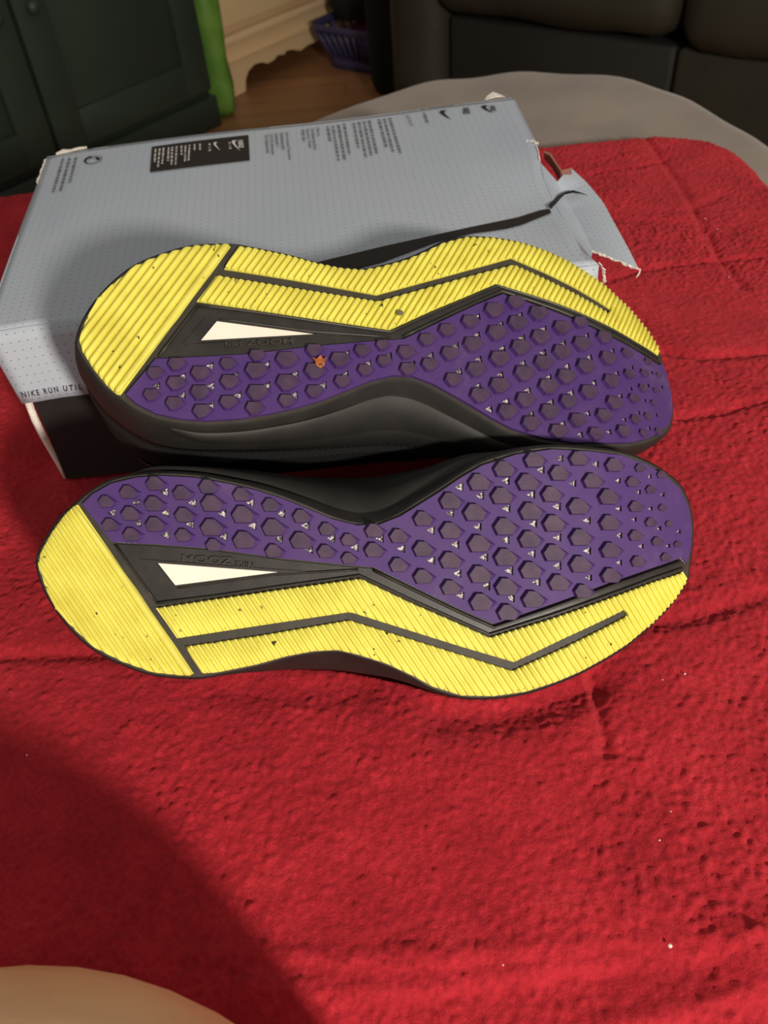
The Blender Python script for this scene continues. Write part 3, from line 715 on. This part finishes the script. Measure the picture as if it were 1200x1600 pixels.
def grid_part(name, fn, nu, nv, mat, parent, uvf=None, thick=.0, smooth=True):
    V = []; F = []; uv = []
    for i in range(nu+1):
        for j in range(nv+1):
            V.append(fn(i/nu, j/nv)); uv.append(uvf(i/nu, j/nv) if uvf else (0, 0))
    for i in range(nu):
        for j in range(nv): a = i*(nv+1)+j; F.append((a, a+nv+1, a+nv+2, a+1))
    return bmesh_part(name, V, F, mat, parent, smooth, uv if uvf else None, thick)
# lid with its lips
lid = grid_part('lid', lambda s, t: lidp(s, t), 60, 40, M['lid'], box, lambda s, t: (s*LW, t*LD), .0012)
EX = (LFR-LFL)/np.linalg.norm(LFR-LFL); EY = (LBL-LFL)/np.linalg.norm(LBL-LFL)
_n = np.cross(EX, [0, 0, 1.]); LIP = BZ-.5*(pl(20, 620, LFL, _n)[2]+pl(130, 608, LFL, _n)[2]); print('lip', LIP)
def lip_front(s, t):
    p = lidp(s, 0); return p+np.array([0, 0, -LIP*t*(1-.12*sstep(.95, 1, s))])-EY*(.0012*math.sin(t*1.6)+.0038*t*sstep(.5, .2, s)+.002*t*sstep(.9, 1, s))+EX*(.006*t*sstep(.12, 0, s))
grid_part('lid_front_lip', lip_front, 50, 6, M['lid'], lid, lambda s, t: (s*LW, -t*LIP), .0011)
grid_part('lid_left_lip', lambda s, t: lidp(0, s)+np.array([0, 0, -LIP*t])+EX*.006*t*(1-s)-EX*.002*math.sin(3.1*t)*s, 30, 5, M['lid'], lid, lambda s, t: (-t*LIP, s*LD), .0011)
grid_part('lid_back_lip', lambda s, t: lidp(s, 1)+np.array([0, 0, -LIP*t]), 40, 4, M['lid'], lid, lambda s, t: (s*LW, LD+t*LIP), .0011)
grid_part('lid_right_lip', lambda s, t: lidp(1, .66+.34*s)+np.array([0, 0, -LIP*t])+EX*(.004*math.sin(t*2.5)*math.sin(3*s)+.002*t), 16, 6, M['lid'], lid, lambda s, t: (LW+t*LIP, (.66+.34*s)*LD), .0011)
# torn end panel bent outwards
L1 = [(862, 288, BZ-.001), (866, 312, BZ-.002), (878, 335, BZ-.002), (890, 356, BZ-.002), (902, 380, BZ-.002), (912, 400, BZ-.001)]
L2 = [(871, 284, .094), (881, 305, .089), (893, 328, .086), (905, 347, .085), (917, 373, .084), (926, 393, .085)]
L3 = [(893, 263, .096), (917, 285, .093), (942, 315, .091), (961, 350, .089), (983, 390, .086), (998, 420, .083)]
L1 = [lidp(1, .545-k*.103) for k in range(6)]; L2, L3 = [[gz(*q) for q in L] for L in (L2, L3)]
def poly_at(L, x): x *= len(L)-1; i = min(int(x), len(L)-2); return L[i]+(L[i+1]-L[i])*(x-i)
def flap(s, t):
    a, b, c = poly_at(L1, s), poly_at(L2, s), poly_at(L3, s)
    if t < .3: return a+(b-a)*t/.3
    k = (t-.3)/.7; return b+(c-b)*k+np.array([0, 0, .0012*math.sin(math.pi*k)])
fl_ = grid_part('torn_flap', flap, 24, 20, M['lid'], box, lambda s, t: (LW+t*.05, (.45-s*.45)*LD), .0010, smooth=False)
fl_['label'] = 'torn grey-blue end flap bent outwards'
# pale torn pulp along the ripped edges
def ragged(name, P, wd, seed, mat=None, z=.0006, stp=.0018):
    rr = random.Random(seed); P = [np.asarray(q) for q in P]; Q = []
    for i in range(len(P)-1):
        k = max(2, int(np.linalg.norm(P[i+1]-P[i])/stp)); Q += [P[i]+(P[i+1]-P[i])*j/k for j in range(k)]
    Q.append(P[-1]); V = []; F = []
    for i, q in enumerate(Q):
        d = Q[min(i+1, len(Q)-1)]-Q[max(i-1, 0)]; d[2] = 0; d /= np.linalg.norm(d)+1e-9; c = np.array([-d[1], d[0], 0])
        e = wd*rr.uniform(.25, 1.0)*(.3 if i in (0, len(Q)-1) else 1); f = wd*rr.uniform(.0, .35); lift = rr.uniform(-.2, .3)*wd
        V += [q+c*f+np.array([0, 0, z]), q-c*e+np.array([0, 0, z+lift]), q-c*e*.9+np.array([0, 0, z+lift-.0006]), q+c*f*.6+np.array([0, 0, z-.0009])]
    for i in range(len(Q)-1):
        for k in range(4): F.append((4*i+k, 4*i+(k+1) % 4, 4*i+4+(k+1) % 4, 4*i+4+k))
    F += [(0, 1, 2, 3), tuple(len(V)-4+k for k in range(4))]
    return bmesh_part(name, V, F, mat or M['torn'], lid)
ragged('torn_edge', [gz(920, 393, .088), gz(926, 393, .0855), gz(940, 397, .085), gz(955, 404, .0845), gz(975, 412, .084), gz(1000, 422, .083)], .0026, 1)
ragged('torn_edge', [gz(1001, 421, .083), gz(998, 427, .080), gz(994, 434, .076)], .0016, 2)
ragged('torn_edge', [gz(936, 411, BZ-.001), gz(941, 420, .100), gz(943, 432, .092), gz(943, 444, .086)], .0022, 3)
ragged('torn_edge', [lidp(.985, .685), lidp(1, .675), lidp(1.006, .655)], .003, 4)
ragged('torn_edge', [lidp(1, .64), lidp(1, .60), lidp(1, .55)], .0010, 5)
ragged('torn_edge', [lidp(.02, 1), lidp(.05, 1.004), lidp(.085, 1.006)][::-1], .0040, 6, z=.0012, stp=.005)
ragged('torn_edge', [lidp(.94, 1.0), lidp(.965, 1.008), lidp(.985, 1.004)][::-1], .0075, 8, z=.0018, stp=.005)
ragged('torn_edge', [lidp(0, .98), lidp(0, .9), lidp(0, .8)], .0012, 9)
# brown inner wall showing through the rip
V = [gz(852, 236, .104), gz(861, 240, .104), gz(878, 266, .100), gz(893, 262, .102), gz(893, 275, .092), gz(876, 281, .088), gz(866, 262, .092), gz(853, 246, .097)]
inn = pymesh('inner_wall_strip', [np.asarray(v)-BO for v in V], [(0, 1, 6, 7), (1, 2, 5, 6), (2, 3, 4, 5)], M['kraft'], box, recalc=False)
md = inn.modifiers.new('thickness', 'SOLIDIFY'); md.thickness = .0015
# body
bq_t = [lidp(.026, .030), lidp(.985, .030), lidp(.985, .985), lidp(.012, .985)]
bfl = gz(101, 754, .002)+EY*.005; bq_b = [bfl, bfl+EX*(LW*.955), bfl+EX*(LW*.955)+EY*(LD*.955), bfl+EY*(LD*.955)]
for q in bq_b: q[2] = .0005
for q in bq_t: q[2] = BZ-.006
def quadgrid(c00, c10, c11, c01, bul=0.):
    n = np.cross(np.asarray(c10)-c00, np.asarray(c01)-c00); n /= np.linalg.norm(n)
    return lambda s, t: (1-s)*(1-t)*c00+s*(1-t)*c10+s*t*c11+(1-s)*t*c01+n*bul*math.sin(math.pi*s)*math.sin(math.pi*t)
body = grid_part('box_body', quadgrid(bq_b[0], bq_b[1], bq_t[1], bq_t[0], .0008), 10, 6, M['boxblack'], box)
grid_part('side_wall', quadgrid(bq_b[3], bq_b[0], bq_t[0], bq_t[3], .004), 10, 8, M['torn'], body)
grid_part('side_wall', quadgrid(bq_b[1], bq_b[2], bq_t[2], bq_t[1], .0), 10, 8, M['kraft'], body)
grid_part('back_wall', quadgrid(bq_b[2], bq_b[3], bq_t[3], bq_t[2], .0), 10, 6, M['boxblack'], body)
grid_part('bottom', quadgrid(bq_b[0], bq_b[3], bq_b[2], bq_b[1], .0), 4, 4, M['kraft'], body)
ed = [bq_b[0]+(bq_t[0]-bq_b[0])*k/12-EX*(.0010+.0030*math.sin(math.pi*min(1, k/11))**2)+EY*.0006 for k in range(13)]
tube('worn_edge', [q-BO for q in ed], [.0008+.0016*math.sin(math.pi*k/12) for k in range(13)], M['torn'], body, 6)
# ---- print on the lid
def lidpx(px, py, dz): s, t = lid_st(px, py); return lidp(s, t, dz)
def print_mesh(name, V, F, mat): return bmesh_part(name, V, F, mat, lid)
def map_text(name, txt, p0, p1, hpx, mat, dz=.0009, spacing=1.0, bold=0.012):
    V2, F2 = text_mesh(txt, spacing, bold); V2 = (V2-V2.min(0))/(V2.max(0)-V2.min(0))
    a, b = np.array(p0, float), np.array(p1, float); wv = np.array([hpx, -hpx*.12])
    return print_mesh(name, [lidpx(*(a+(b-a)*x+wv*(y-.5)), dz) for x, y in V2], F2, mat)
def bars(name, lines, hpx, mat, seed, dz=.0009):
    """lines of print too small to read: one short stroke for every few letters"""
    rr = random.Random(seed); V = []; F = []; wv = np.array([hpx, -hpx*.12])*.5
    for p0, p1 in lines:
        a, b = np.array(p0, float), np.array(p1, float); L = np.linalg.norm(b-a); x = 0
        while x < L-.6:
            w_ = min(rr.uniform(2.2, 6.5), L-x); i = len(V); y = x
            while y < x+w_-.3:
                e = min(rr.uniform(.35, .9), x+w_-y); k = rr.choice((.6, 1, 1, .8)); q0, q1 = a+(b-a)*y/L, a+(b-a)*(y+e)/L; i = len(V)
                V += [lidpx(*(q0-wv*k), dz), lidpx(*(q1-wv*k), dz), lidpx(*(q1+wv*k), dz), lidpx(*(q0+wv*k), dz)]; F.append((i, i+1, i+2, i+3)); y += e+.28
            x += w_+1.2
    return print_mesh(name, V, F, mat)
def px_poly(name, P, mat, dz=.0009):
    P2 = [Vector(q) for q in P]; V2, _, F2, *_ = delaunay_2d_cdt(P2, [(i, (i+1) % len(P)) for i in range(len(P))], [], 1, 1e-6)
    return print_mesh(name, [lidpx(q[0], q[1], dz) for q in V2], [tuple(f) for f in F2], mat)
k5 = lambda X, Y: (400+X/5, 160+Y/5)
for txt, a, b in (('Nike European Operations', (240, 238), (266, 455)), ('Netherlands B.V.', (203, 243), (216, 380)), ('Colosseum 1', (162, 248), (176, 356)), ('1213 NL Hilversum', (122, 254), (138, 414)), ('The Netherlands', (82, 260), (97, 404)),
                  ('Nike, Inc.', (484, 200), (492, 266)), ('One Bowerman Drive', (443, 205), (468, 373)), ('Beaverton, Oregon', (402, 211), (426, 361)), ('97005 USA', (364, 216), (379, 306))):
    map_text('printed_text', txt, k5(*a), k5(*b), 5.2, M['inkgrey'])
bars('printed_small_print', [(k5(690, 168), k5(733, 412)), (k5(645, 176), k5(697, 458)), (k5(602, 183), k5(648, 462)), (k5(560, 188), k5(580, 304)), (k5(885, 142), k5(945, 405)), (k5(846, 148), k5(903, 420)), (k5(806, 154), k5(862, 438)), (k5(764, 160), k5(803, 362)), (k5(1046, 123), k5(1130, 403)), (k5(1004, 129), k5(1074, 396)), (k5(962, 134), k5(1020, 352))], 4.6, M['inkgrey'], 3)
k6 = lambda X, Y: (600+X/5.4545, 140+Y/5.4545)
map_text('printed_text', 'JUST DO IT.', k6(197, 222), k6(236, 320), 5.5, M['inkgrey'])
bars('printed_small_print', [(k6(342, 204), k6(372, 290))], 4.6, M['inkgrey'], 4)
SW = [(0, .02), (.10, .0), (.0, .0)]
def swoosh(f, mat, dz=.0009): return px_poly('printed_swoosh', [f(*q) for q in ((475, 200), (484, 190), (503, 186), (545, 187), (519, 193), (513, 203), (522, 220), (578, 268), (513, 232), (484, 212))], mat, dz)
swoosh(k6, M['ink'])
map_text('printed_text', 'NIKE', k6(697, 164), k6(706, 215), 10.5, M['ink'], bold=.03)
swoosh(lambda X, Y: k6(829+(X-475)*1.02, 146+(Y-190)*.80), M['ink'])
map_text('printed_text', 'NIKE', k6(922, 146), k6(934, 190), 8.5, M['ink'], bold=.03)
# recycling mark and the lines beside it
def ring_px(c, rx, ry, a0, a1, w0, w1, mat):
    P = []; n = 22
    for k in range(n+1):
        a = a0+(a1-a0)*k/n; P.append((c[0]+rx*math.cos(a), c[1]+ry*math.sin(a)-.12*rx*math.cos(a)))
    for k in range(n, -1, -1):
        a = a0+(a1-a0)*k/n; w_ = w0+(w1-w0)*k/n; P.append((c[0]+rx*(1-w_)*math.cos(a), c[1]+ry*(1-w_)*math.sin(a)-.12*rx*math.cos(a)))
    px_poly('printed_recycling_mark', P, mat)
ring_px((144.5, 251), 13, 6.2, .9, 4.6, .12, .34, M['ink']); ring_px((148, 250.3), 8.5, 3.7, -2.6, .75, .10, .75, M['ink']); ring_px((146, 250.5), 14, 6.5, -1.9, 1.3, .08, .10, M['inkgrey'])
k12 = lambda X, Y: (80+X/12, 230+Y/12)
bars('printed_small_print', [(k12(465, 190), k12(350, 668)), (k12(345, 190), k12(172, 822)), (k12(217, 190), k12(30, 845))], 5.2, M['inkgrey'], 5)
# black label
kb = lambda X, Y: (225+X/6.667, 205+Y/6.667)
px_poly('printed_label', [kb(*q) for q in ((90, 182), (340, 150), (590, 118), (840, 87), (1090, 55), (1098, 187), (1105, 318), (845, 350), (590, 381), (330, 413), (68, 445), (79, 313))], M['ink'])
bars('printed_label_text', [(kb(a, b), kb(c, d)) for a, b, c, d in ((127, 210, 118, 347), (171, 205, 152, 400), (212, 200, 195, 370), (264, 195, 256, 337), (302, 190, 292, 377), (347, 185, 335, 374), (397, 180, 398, 277), (439, 178, 432, 347), (482, 172, 470, 334), (534, 165, 533, 234), (589, 158, 590, 224))], 3.4, M['inkwhite'], 6, .0013)
map_text('printed_label_text', 'AIR', kb(690, 152), kb(690, 238), 4.2, M['inkwhite'], .0013, 1.8)
map_text('printed_label_text', 'AIR', kb(898, 136), kb(904, 214), 4.2, M['inkwhite'], .0013, 1.8)
swoosh(lambda X, Y: kb(728+(X-475)*.70, 140+(Y-186)*1.08), M['inkwhite'], .0013)
swoosh(lambda X, Y: kb(918+(X-475)*.85, 118+(Y-186)*1.32), M['inkwhite'], .0013)
map_text('printed_label_text', 'NIKE', kb(1008, 118), kb(1018, 196), 8, M['inkwhite'], .0013, bold=.03)
# big black swoosh tail running onto the flap
up_, lo_ = [(430, 428), (515, 408), (600, 388), (680, 370), (740, 356), (775, 347), (810, 337), (845, 322), (859, 319)], [(862, 326), (840, 337), (815, 350), (790, 358), (765, 363), (740, 367), (683, 380), (597, 412), (520, 432), (430, 450)]
px_poly('printed_swoosh', up_+lo_, M['ink'])
fs = [((857, 320), (860, 327), BZ-.0042), ((865, 313), (868, 319), .1010), ((873, 304.5), (876, 310), .0955), ((882, 300), (883, 304), .0905), ((895, 297), (896, 301), .0915), ((906, 300), (906, 302.5), .0922), ((918, 305), (918, 305.6), .0925)]
V = []; F = []
for a, b, z in fs: V += [gz(*a, z+.0018), gz(*b, z+.0018)]
F = [(2*i, 2*i+1, 2*i+3, 2*i+2) for i in range(len(fs)-1)]
print_mesh('printed_swoosh', V, F, M['ink'])
# front lip wording
def lip_st(px, py):
    d = ray(px, py); n = np.cross(EX, [0, 0, 1.]); P = CAM+d*((LFL-CAM)@n)/(d@n); return (P-LFL)@EX/LW, (BZ-P[2])/LIP
V2, F2 = text_mesh('NIKE RUN UTIL', 1.45, .012); V2 = (V2-V2.min(0))/(V2.max(0)-V2.min(0))
P0, P1 = np.array([22, 605.]), np.array([133, 594.])
V = []
for x, y in V2:
    q = P0+(P1-P0)*x+np.array([-1.5, -8.0])*(y-.5); s, t = lip_st(*q); p = lip_front(s, t); V.append(p-EY*.0022)
print_mesh('printed_text', V, F2, M['ink'])

# ------------------------------------------------------------------ bits caught on the soles
def sole_bit(root, sh, px, name, label, cat, mat, size, pts, on_far):
    # place on the far or near sole through the picture, then build a small chip
    Rr, Tt, sc = (RB, TB, SB) if on_far else (RA, TA, SA)
    d = Rr.T @ np.array([(px[0]-600)/FPX, (px[1]-800)/FPX, 1.]); o = -Rr.T @ (Tt*sc)
    t_ = (-.0035-o[2])/d[2]; p = o+t_*d; W = CAM+C2W@(Rr@p+Tt*sc); nrm = C2W@(Rr@np.array([0, 0, -1.])); ux = C2W@Rr[:, 0]; vy = C2W@Rr[:, 1]
    V = []; k = len(pts)
    for dz in (0, .0012):
        for a, b in pts: V.append(ux*a*size+vy*b*size+nrm*(dz+.0006*math.sin(a*7)))
    F = [tuple(range(k)), tuple(range(k, 2*k))]+[(i, (i+1) % k, k+(i+1) % k, k+i) for i in range(k)]
    o_ = pymesh(name, V, F, mat); o_.location = W; tag(o_, label, cat)
sole_bit(shoeB, shB, (498, 566), 'leaf_scrap', 'small orange-brown leaf scrap stuck to the purple sole', 'leaf', mottled('dry_leaf', srgb(150, 84, 34), srgb(182, 110, 50), 120, .8, .3), .0030, [(-1.1, -.7), (-.3, -.5), (.2, -1.0), (.7, -.5), (1.3, -.9), (.9, .1), (.8, .8), (.1, 1.2), (-.5, .7), (-.6, .1)], True)
sole_bit(shoeB, shB, (624, 490), 'pebble', 'tiny grey pebble wedged in the yellow ribs of the sole', 'pebble', mottled('pebble_grey', srgb(98, 92, 70), srgb(128, 120, 96), 200, .7, .3), .0014, [(-1, -.6), (0, -1.1), (1, -.5), (1.1, .4), (.3, 1), (-.8, .8)], True)

# ------------------------------------------------------------------ background furniture
def rmat(): return RZ
def local_frame(P0, ang):
    ca, sa = math.cos(ang), math.sin(ang); return lambda x, y, z: (P0[0]+ca*x-sa*y, P0[1]+sa*x+ca*y, P0[2]+z)
# green cabinet: local x runs along its front towards the right, -y is the front side
CAB0 = gz(348, 195, ZF)                                  # right front corner of the plinth
cab = empty('cabinet', tuple(CAB0), RZ); tag(cab, 'dark green painted cabinet with recessed door panels and a plinth', 'cabinet')
CW, CD, CH = 1.05, .46, .95; PH = .075
nF = -E2*-1.0; nF = np.array([E2[0], E2[1], 0])           # front faces along E2
def on_front(px, py, off=0.): # (x along the front measured from the right corner, height)
    P = pl(px, py, CAB0-E2*(.012+off), nF); return (P-CAB0)@E1, P[2]-ZF
rbox('plinth', (CW, CD, PH), (-CW/2, CD/2, PH/2), M['green_paint'], cab, .004)
rbox('carcass', (CW-.024, CD-.012, CH-PH), (-CW/2, .012+(CD-.012)/2, PH+(CH-PH)/2), M['green_paint'], cab, .003)
gap = on_front(80, 222)[0]; pL = on_front(141, 177)[0]; pR = on_front(265, 113)[0]; pB = on_front(141, 177)[1]
print('cab gap', gap, pL, pR, pB, on_front(265, 113))
rbox('cabinet_top', (CW+.03, CD+.02, .025), (-CW/2, CD/2, CH+.0125), M['green_paint'], cab, .004)
def panel_door(x0, x1, knob_right):
    d = empty('door'); d.parent = cab; z0, z1 = PH+.02, CH-.02; wd = x1-x0
    fw = min(.075, wd*.22); y = .003
    rbox('door_stile', (fw, .018, z1-z0), (x0+fw/2, y, (z0+z1)/2), M['green_paint'], d, .002)
    rbox('door_stile', (fw, .018, z1-z0), (x1-fw/2, y, (z0+z1)/2), M['green_paint'], d, .002)
    rbox('door_rail', (wd-2*fw, .018, fw), ((x0+x1)/2, y, z0+fw/2), M['green_paint'], d, .002)
    rbox('door_rail', (wd-2*fw, .018, fw), ((x0+x1)/2, y, z1-fw/2), M['green_paint'], d, .002)
    rbox('door_panel', (wd-2*fw+.004, .008, z1-z0-2*fw+.004), ((x0+x1)/2, y+.008, (z0+z1)/2), M['green_paint'], d, .001)
    kx = x1-fw*.5 if knob_right else x0+fw*.5
    kp = on_front(51, 5); b = bmesh.new(); bmesh.ops.create_uvsphere(b, u_segments=16, v_segments=10, radius=.014)
    for v in b.verts: v.co.y *= .8
    me = bpy.data.meshes.new('knob'); b.to_mesh(me); b.free(); o = link('knob', me, M['green_paint'], d, True); o.location = (kx, y-.02, kp[1])
panel_door(gap+.006, -.018, False); panel_door(max(-CW+.02, 2*gap), gap-.006, True)
# cream dresser with a shaped apron
DRS = empty('dresser', tuple(DR0), RZ); tag(DRS, 'cream painted dresser with a scalloped apron beside the green cabinet', 'dresser')
def on_dr(px, py): P = pl(px, py, DR0, nF); return (P-DR0)@E1, P[2]-ZF
q2 = lambda X, Y: on_dr(290+X/5, Y/5)
DWD, DDP = .78, .46
apr = [(-.03, 0.), q2(345, 778), q2(470, 715), q2(470, 620), q2(490, 555), q2(540, 500), q2(600, 487), q2(640, 495), q2(690, 470), q2(720, 430), q2(770, 425), q2(790, 395), q2(830, 388), q2(900, 395), q2(955, 352)]
xr = apr[-1][0]; xm = xr+.04
half = [p for p in apr]; mir = [(2*xm-p[0], p[1]) for p in reversed(apr)]
prof = half+mir; zt = q2(275, 370)[1]-.0; XR = mir[-1][0]
prof = [(p[0], max(0, p[1])) for p in prof]+[(XR, zt), (-.03, zt)]
V2, _, F2, *_ = delaunay_2d_cdt([Vector(p) for p in prof], [(i, (i+1) % len(prof)) for i in range(len(prof))], [], 1, 1e-6)
n_ = len(V2); V = [(p[0], .0, p[1]) for p in V2]+[(p[0], .02, p[1]) for p in V2]; F = [tuple(f) for f in F2]+[tuple(n_+i for i in f) for f in F2]+[(i, (i+1) % len(prof), n_+(i+1) % len(prof), n_+i) for i in range(len(prof))]
pymesh('apron', V, F, M['cream'], DRS)
wD = XR+.03; xc = (XR-.03)/2
rbox('apron_bead', (wD, .012, .010), (xc, -.004, q2(290, 495)[1]), M['cream'], DRS, .004)
rbox('base_moulding', (wD+.02, .03, .020), (xc, .005, zt+.008), M['cream'], DRS, .006)
rbox('carcass', (wD, DDP-.03, .80-zt), (xc, DDP/2+.015, zt+(.80-zt)/2), M['cream'], DRS, .003)
rbox('dresser_top', (wD+.05, DDP+.04, .025), (xc, DDP/2, .8125), M['cream'], DRS, .006)
zb = q2(275, 270)[1]+.004
for k in range(3):
    d = rbox('drawer', (wD-.05, .02, .20), (xc, .012, zb+.105+k*.215), M['cream'], DRS, .005)
    for x in (on_dr(378, 4)[0], 2*xc-on_dr(378, 4)[0]):
        ring = tube('ring_pull', [(x-xc+.018*math.cos(a), -.017, .0-.018*math.sin(a)+.0) for a in np.linspace(0, 2*math.pi, 18)[:-1]], .003, M['brass'], d, 6, True)
for x in (-.02, XR-.02): rbox('back_leg', (.05, .05, zt), (x+.01, DDP-.03, zt/2), M['cream'], DRS, .003)
# lime plastic bag between the two
def lathe_blob(name, c, prof, mat, wob, seed, n=40, sq=1.0, rz=0):
    rr = np.random.default_rng(seed); ph = rr.uniform(0, 6.28, 6); V = []; F = []
    for j, (r, z) in enumerate(prof):
        for i in range(n):
            a = 2*math.pi*i/n; q = r*(1+wob*(math.sin(3*a+ph[0]+z*9)+.6*math.sin(7*a+ph[1]-z*14)+.4*math.sin(12*a+ph[2]+z*22)))
            x, y = q*math.cos(a), q*math.sin(a)*sq; V.append((x*math.cos(rz)-y*math.sin(rz), x*math.sin(rz)+y*math.cos(rz), z+.012*wob/.05*math.sin(4*a+ph[3])*(j > 0)))
    for j in range(len(prof)-1):
        for i in range(n): F.append((j*n+i, j*n+(i+1) % n, (j+1)*n+(i+1) % n, (j+1)*n+i))
    F += [tuple(range(n)), tuple(range((len(prof)-1)*n, len(prof)*n))]
    o = pymesh(name, V, F, mat, None, True); o.location = c; return o
bagc = CAB0+E1*.056-E2*.09
bag = lathe_blob('plastic_bag', tuple(bagc), [(.035, .0), (.046, .02), (.050, .08), (.046, .14), (.049, .2), (.050, .26), (.048, .31), (.042, .36), (.036, .40), (.04, .44), (.02, .46)], M['lime'], .03, 3, sq=1.7, rz=RZ)
tag(bag, 'crumpled lime green plastic bag between the cabinet and the dresser', 'bag')
# violet laundry basket with slots, clothes over it
bk = gz(530, 112, ZF)+E1*.0
BK0 = np.array([.0, 0, 0]); bkc = gz(508, 105, ZF)+E1*.135+E2*.10
bas = empty('laundry_basket', tuple(bkc), RZ); tag(bas, 'violet plastic laundry basket with slotted sides between dresser and sofa', 'basket')
def rr_loop(hx, hy, r, n=6):
    P = []
    for cx, cy, a0 in ((hx-r, hy-r, 0), (-hx+r, hy-r, 90), (-hx+r, -hy+r, 180), (hx-r, -hy+r, 270)):
        for k in range(n+1): a = math.radians(a0+90*k/n); P.append((cx+r*math.cos(a), cy+r*math.sin(a)))
    return P
def band(name, z0, z1, s0, s1, th, mat, parent):
    a, b = rr_loop(.16*s0, .12*s0, .04), rr_loop(.16*s1, .12*s1, .04); c, d = rr_loop(.16*s0-th, .12*s0-th, .04-th), rr_loop(.16*s1-th, .12*s1-th, .04-th); n = len(a)
    V = [(*p, z0) for p in a]+[(*p, z1) for p in b]+[(*p, z1) for p in d]+[(*p, z0) for p in c]; F = []
    for i in range(n):
        j = (i+1) % n
        for k in range(4): F.append((k*n+i, k*n+j, ((k+1) % 4)*n+j, ((k+1) % 4)*n+i))
    return pymesh(name, V, F, mat, parent, True)
band('basket_base', 0, .035, .80, .83, .004, M['purple_plastic'], bas); band('rim', .100, .122, 1.03, 1.06, .006, M['purple_plastic'], bas)
rbox('basket_floor', (.24, .18, .004), (0, 0, .004), M['purple_plastic'], bas, .001)
lp0, lp1 = rr_loop(.16*.83-.002, .12*.83-.002, .04), rr_loop(.16*1.03-.002, .12*1.03-.002, .04)
for i in range(len(lp0)):
    for f in (0, .5):
        j = (i+1) % len(lp0); L = math.dist(lp0[i], lp0[j])
        if f and L < .03: continue
        reps = [f] if L < .03 else ([.1, .26, .42, .58, .74, .9] if f == 0 else [])
        for g_ in reps:
            a = np.array(lp0[i])*(1-g_)+np.array(lp0[j])*g_; b = np.array(lp1[i])*(1-g_)+np.array(lp1[j])*g_
            tube('slat', [(*a, .03), (*(a+(b-a)*.5), .065), (*b, .103)], .006, M['purple_plastic'], bas, 6)
cl = lathe_blob('folded_cloth', tuple(bkc+np.array([0, 0, .008])), [(.06, .0), (.07, .02), (.075, .05), (.075, .08), (.05, .095)], M['magenta'], .02, 9, rz=.2); tag(cl, 'magenta cloth inside the violet laundry basket', 'cloth')
cl = lathe_blob('clothes_heap', tuple(bkc+np.array([0, 0, .125])), [(.09, .0), (.125, .012), (.13, .06), (.125, .16), (.11, .26), (.05, .32)], M['blackcloth'], .05, 5); tag(cl, 'heap of black clothes on top of the laundry basket', 'clothes')
dk = np.array([.13, 2.44, ZF])
bg = lathe_blob('duffel_bag', tuple(dk), [(.045, 0), (.058, .02), (.060, .12), (.060, .25), (.055, .36), (.04, .42), (.02, .44)], M['blackcloth'], .03, 12); tag(bg, 'black fabric bag standing between laundry basket and sofa', 'bag')
# sofa: local x along E2, -y towards the camera side
SF0 = gz(690, 15, -.15); SF0[2] = ZF
RS = math.atan2(E2[1], E2[0])
sofa = empty('sofa', tuple(SF0), RS); tag(sofa, 'dark olive-brown leather sofa behind the ottoman', 'sofa')
nS = np.array([-E1[0], -E1[1], 0])
def on_s(px, py, off=0.): P = pl(px, py, SF0-nS*off, nS); return (P-SF0)@E2, P[2]-ZF
armL = on_s(606, 60)[0]; seam = on_s(1060, 40)[0]; print('sofa', armL, seam, on_s(690, 130), on_s(1200, 60), on_s(860, 28))
def puff(name, size, loc, mat, parent, bulge=.02, bev=.05):
    b = bmesh.new(); bmesh.ops.create_grid(b, x_segments=2, y_segments=2, size=.5); b.free()
    b = bmesh.new(); bmesh.ops.create_cube(b, size=1)
    for v in b.verts: v.co = Vector((v.co.x*size[0], v.co.y*size[1], v.co.z*size[2]))
    bmesh.ops.bevel(b, geom=list(b.edges), offset=bev, segments=4, affect='EDGES', profile=.5)
    bmesh.ops.subdivide_edges(b, edges=[e for e in b.edges if e.calc_length() > .1], cuts=6, use_grid_fill=True)
    for v in b.verts:
        x, y, z = v.co.x/size[0]*2, v.co.y/size[1]*2, v.co.z/size[2]*2
        k = bulge*(1-min(1, abs(x))**3)*(1-min(1, abs(y))**3)+.004*math.sin(v.co.x*23+y*3)*math.sin(v.co.z*17)
        v.co.z += math.copysign(k, z)*abs(z); v.co.y += math.copysign(bulge*.5*(1-min(1, abs(x))**3)*(1-min(1, abs(z))**3), y)*abs(y)
    me = bpy.data.meshes.new(name); b.to_mesh(me); b.free(); o = link(name, me, mat, parent, True); o.location = loc; return o
SWD = seam*2+.62
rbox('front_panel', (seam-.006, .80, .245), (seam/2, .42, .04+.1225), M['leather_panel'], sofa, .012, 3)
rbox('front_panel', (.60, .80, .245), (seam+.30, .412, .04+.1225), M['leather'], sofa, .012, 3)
puff('seat_cushion', (seam+.02, .72, .17), (seam/2-.005, .33, .385), M['leather'], sofa, .02, .05)
puff('seat_cushion', (.62, .72, .17), (seam+.315, .325, .375), M['leather'], sofa, .02, .05)
puff('arm', (abs(armL)+.01, .86, .60), (armL/2-.005, .42, .04+.30), M['leather'], sofa, .01, .06)
puff('arm', (.20, .86, .60), (seam+.60+.12, .42, .34), M['leather'], sofa, .01, .06)
puff('backrest', (seam+.62, .24, .55), ((seam+.6)/2, .82, .62), M['leather'], sofa, .02, .07)
for x in (armL+.04, seam+.66):
    for y in (.06, .80): rbox('sofa_foot', (.05, .05, .045), (x, y, .0225), M['black_rubber'], sofa, .004)
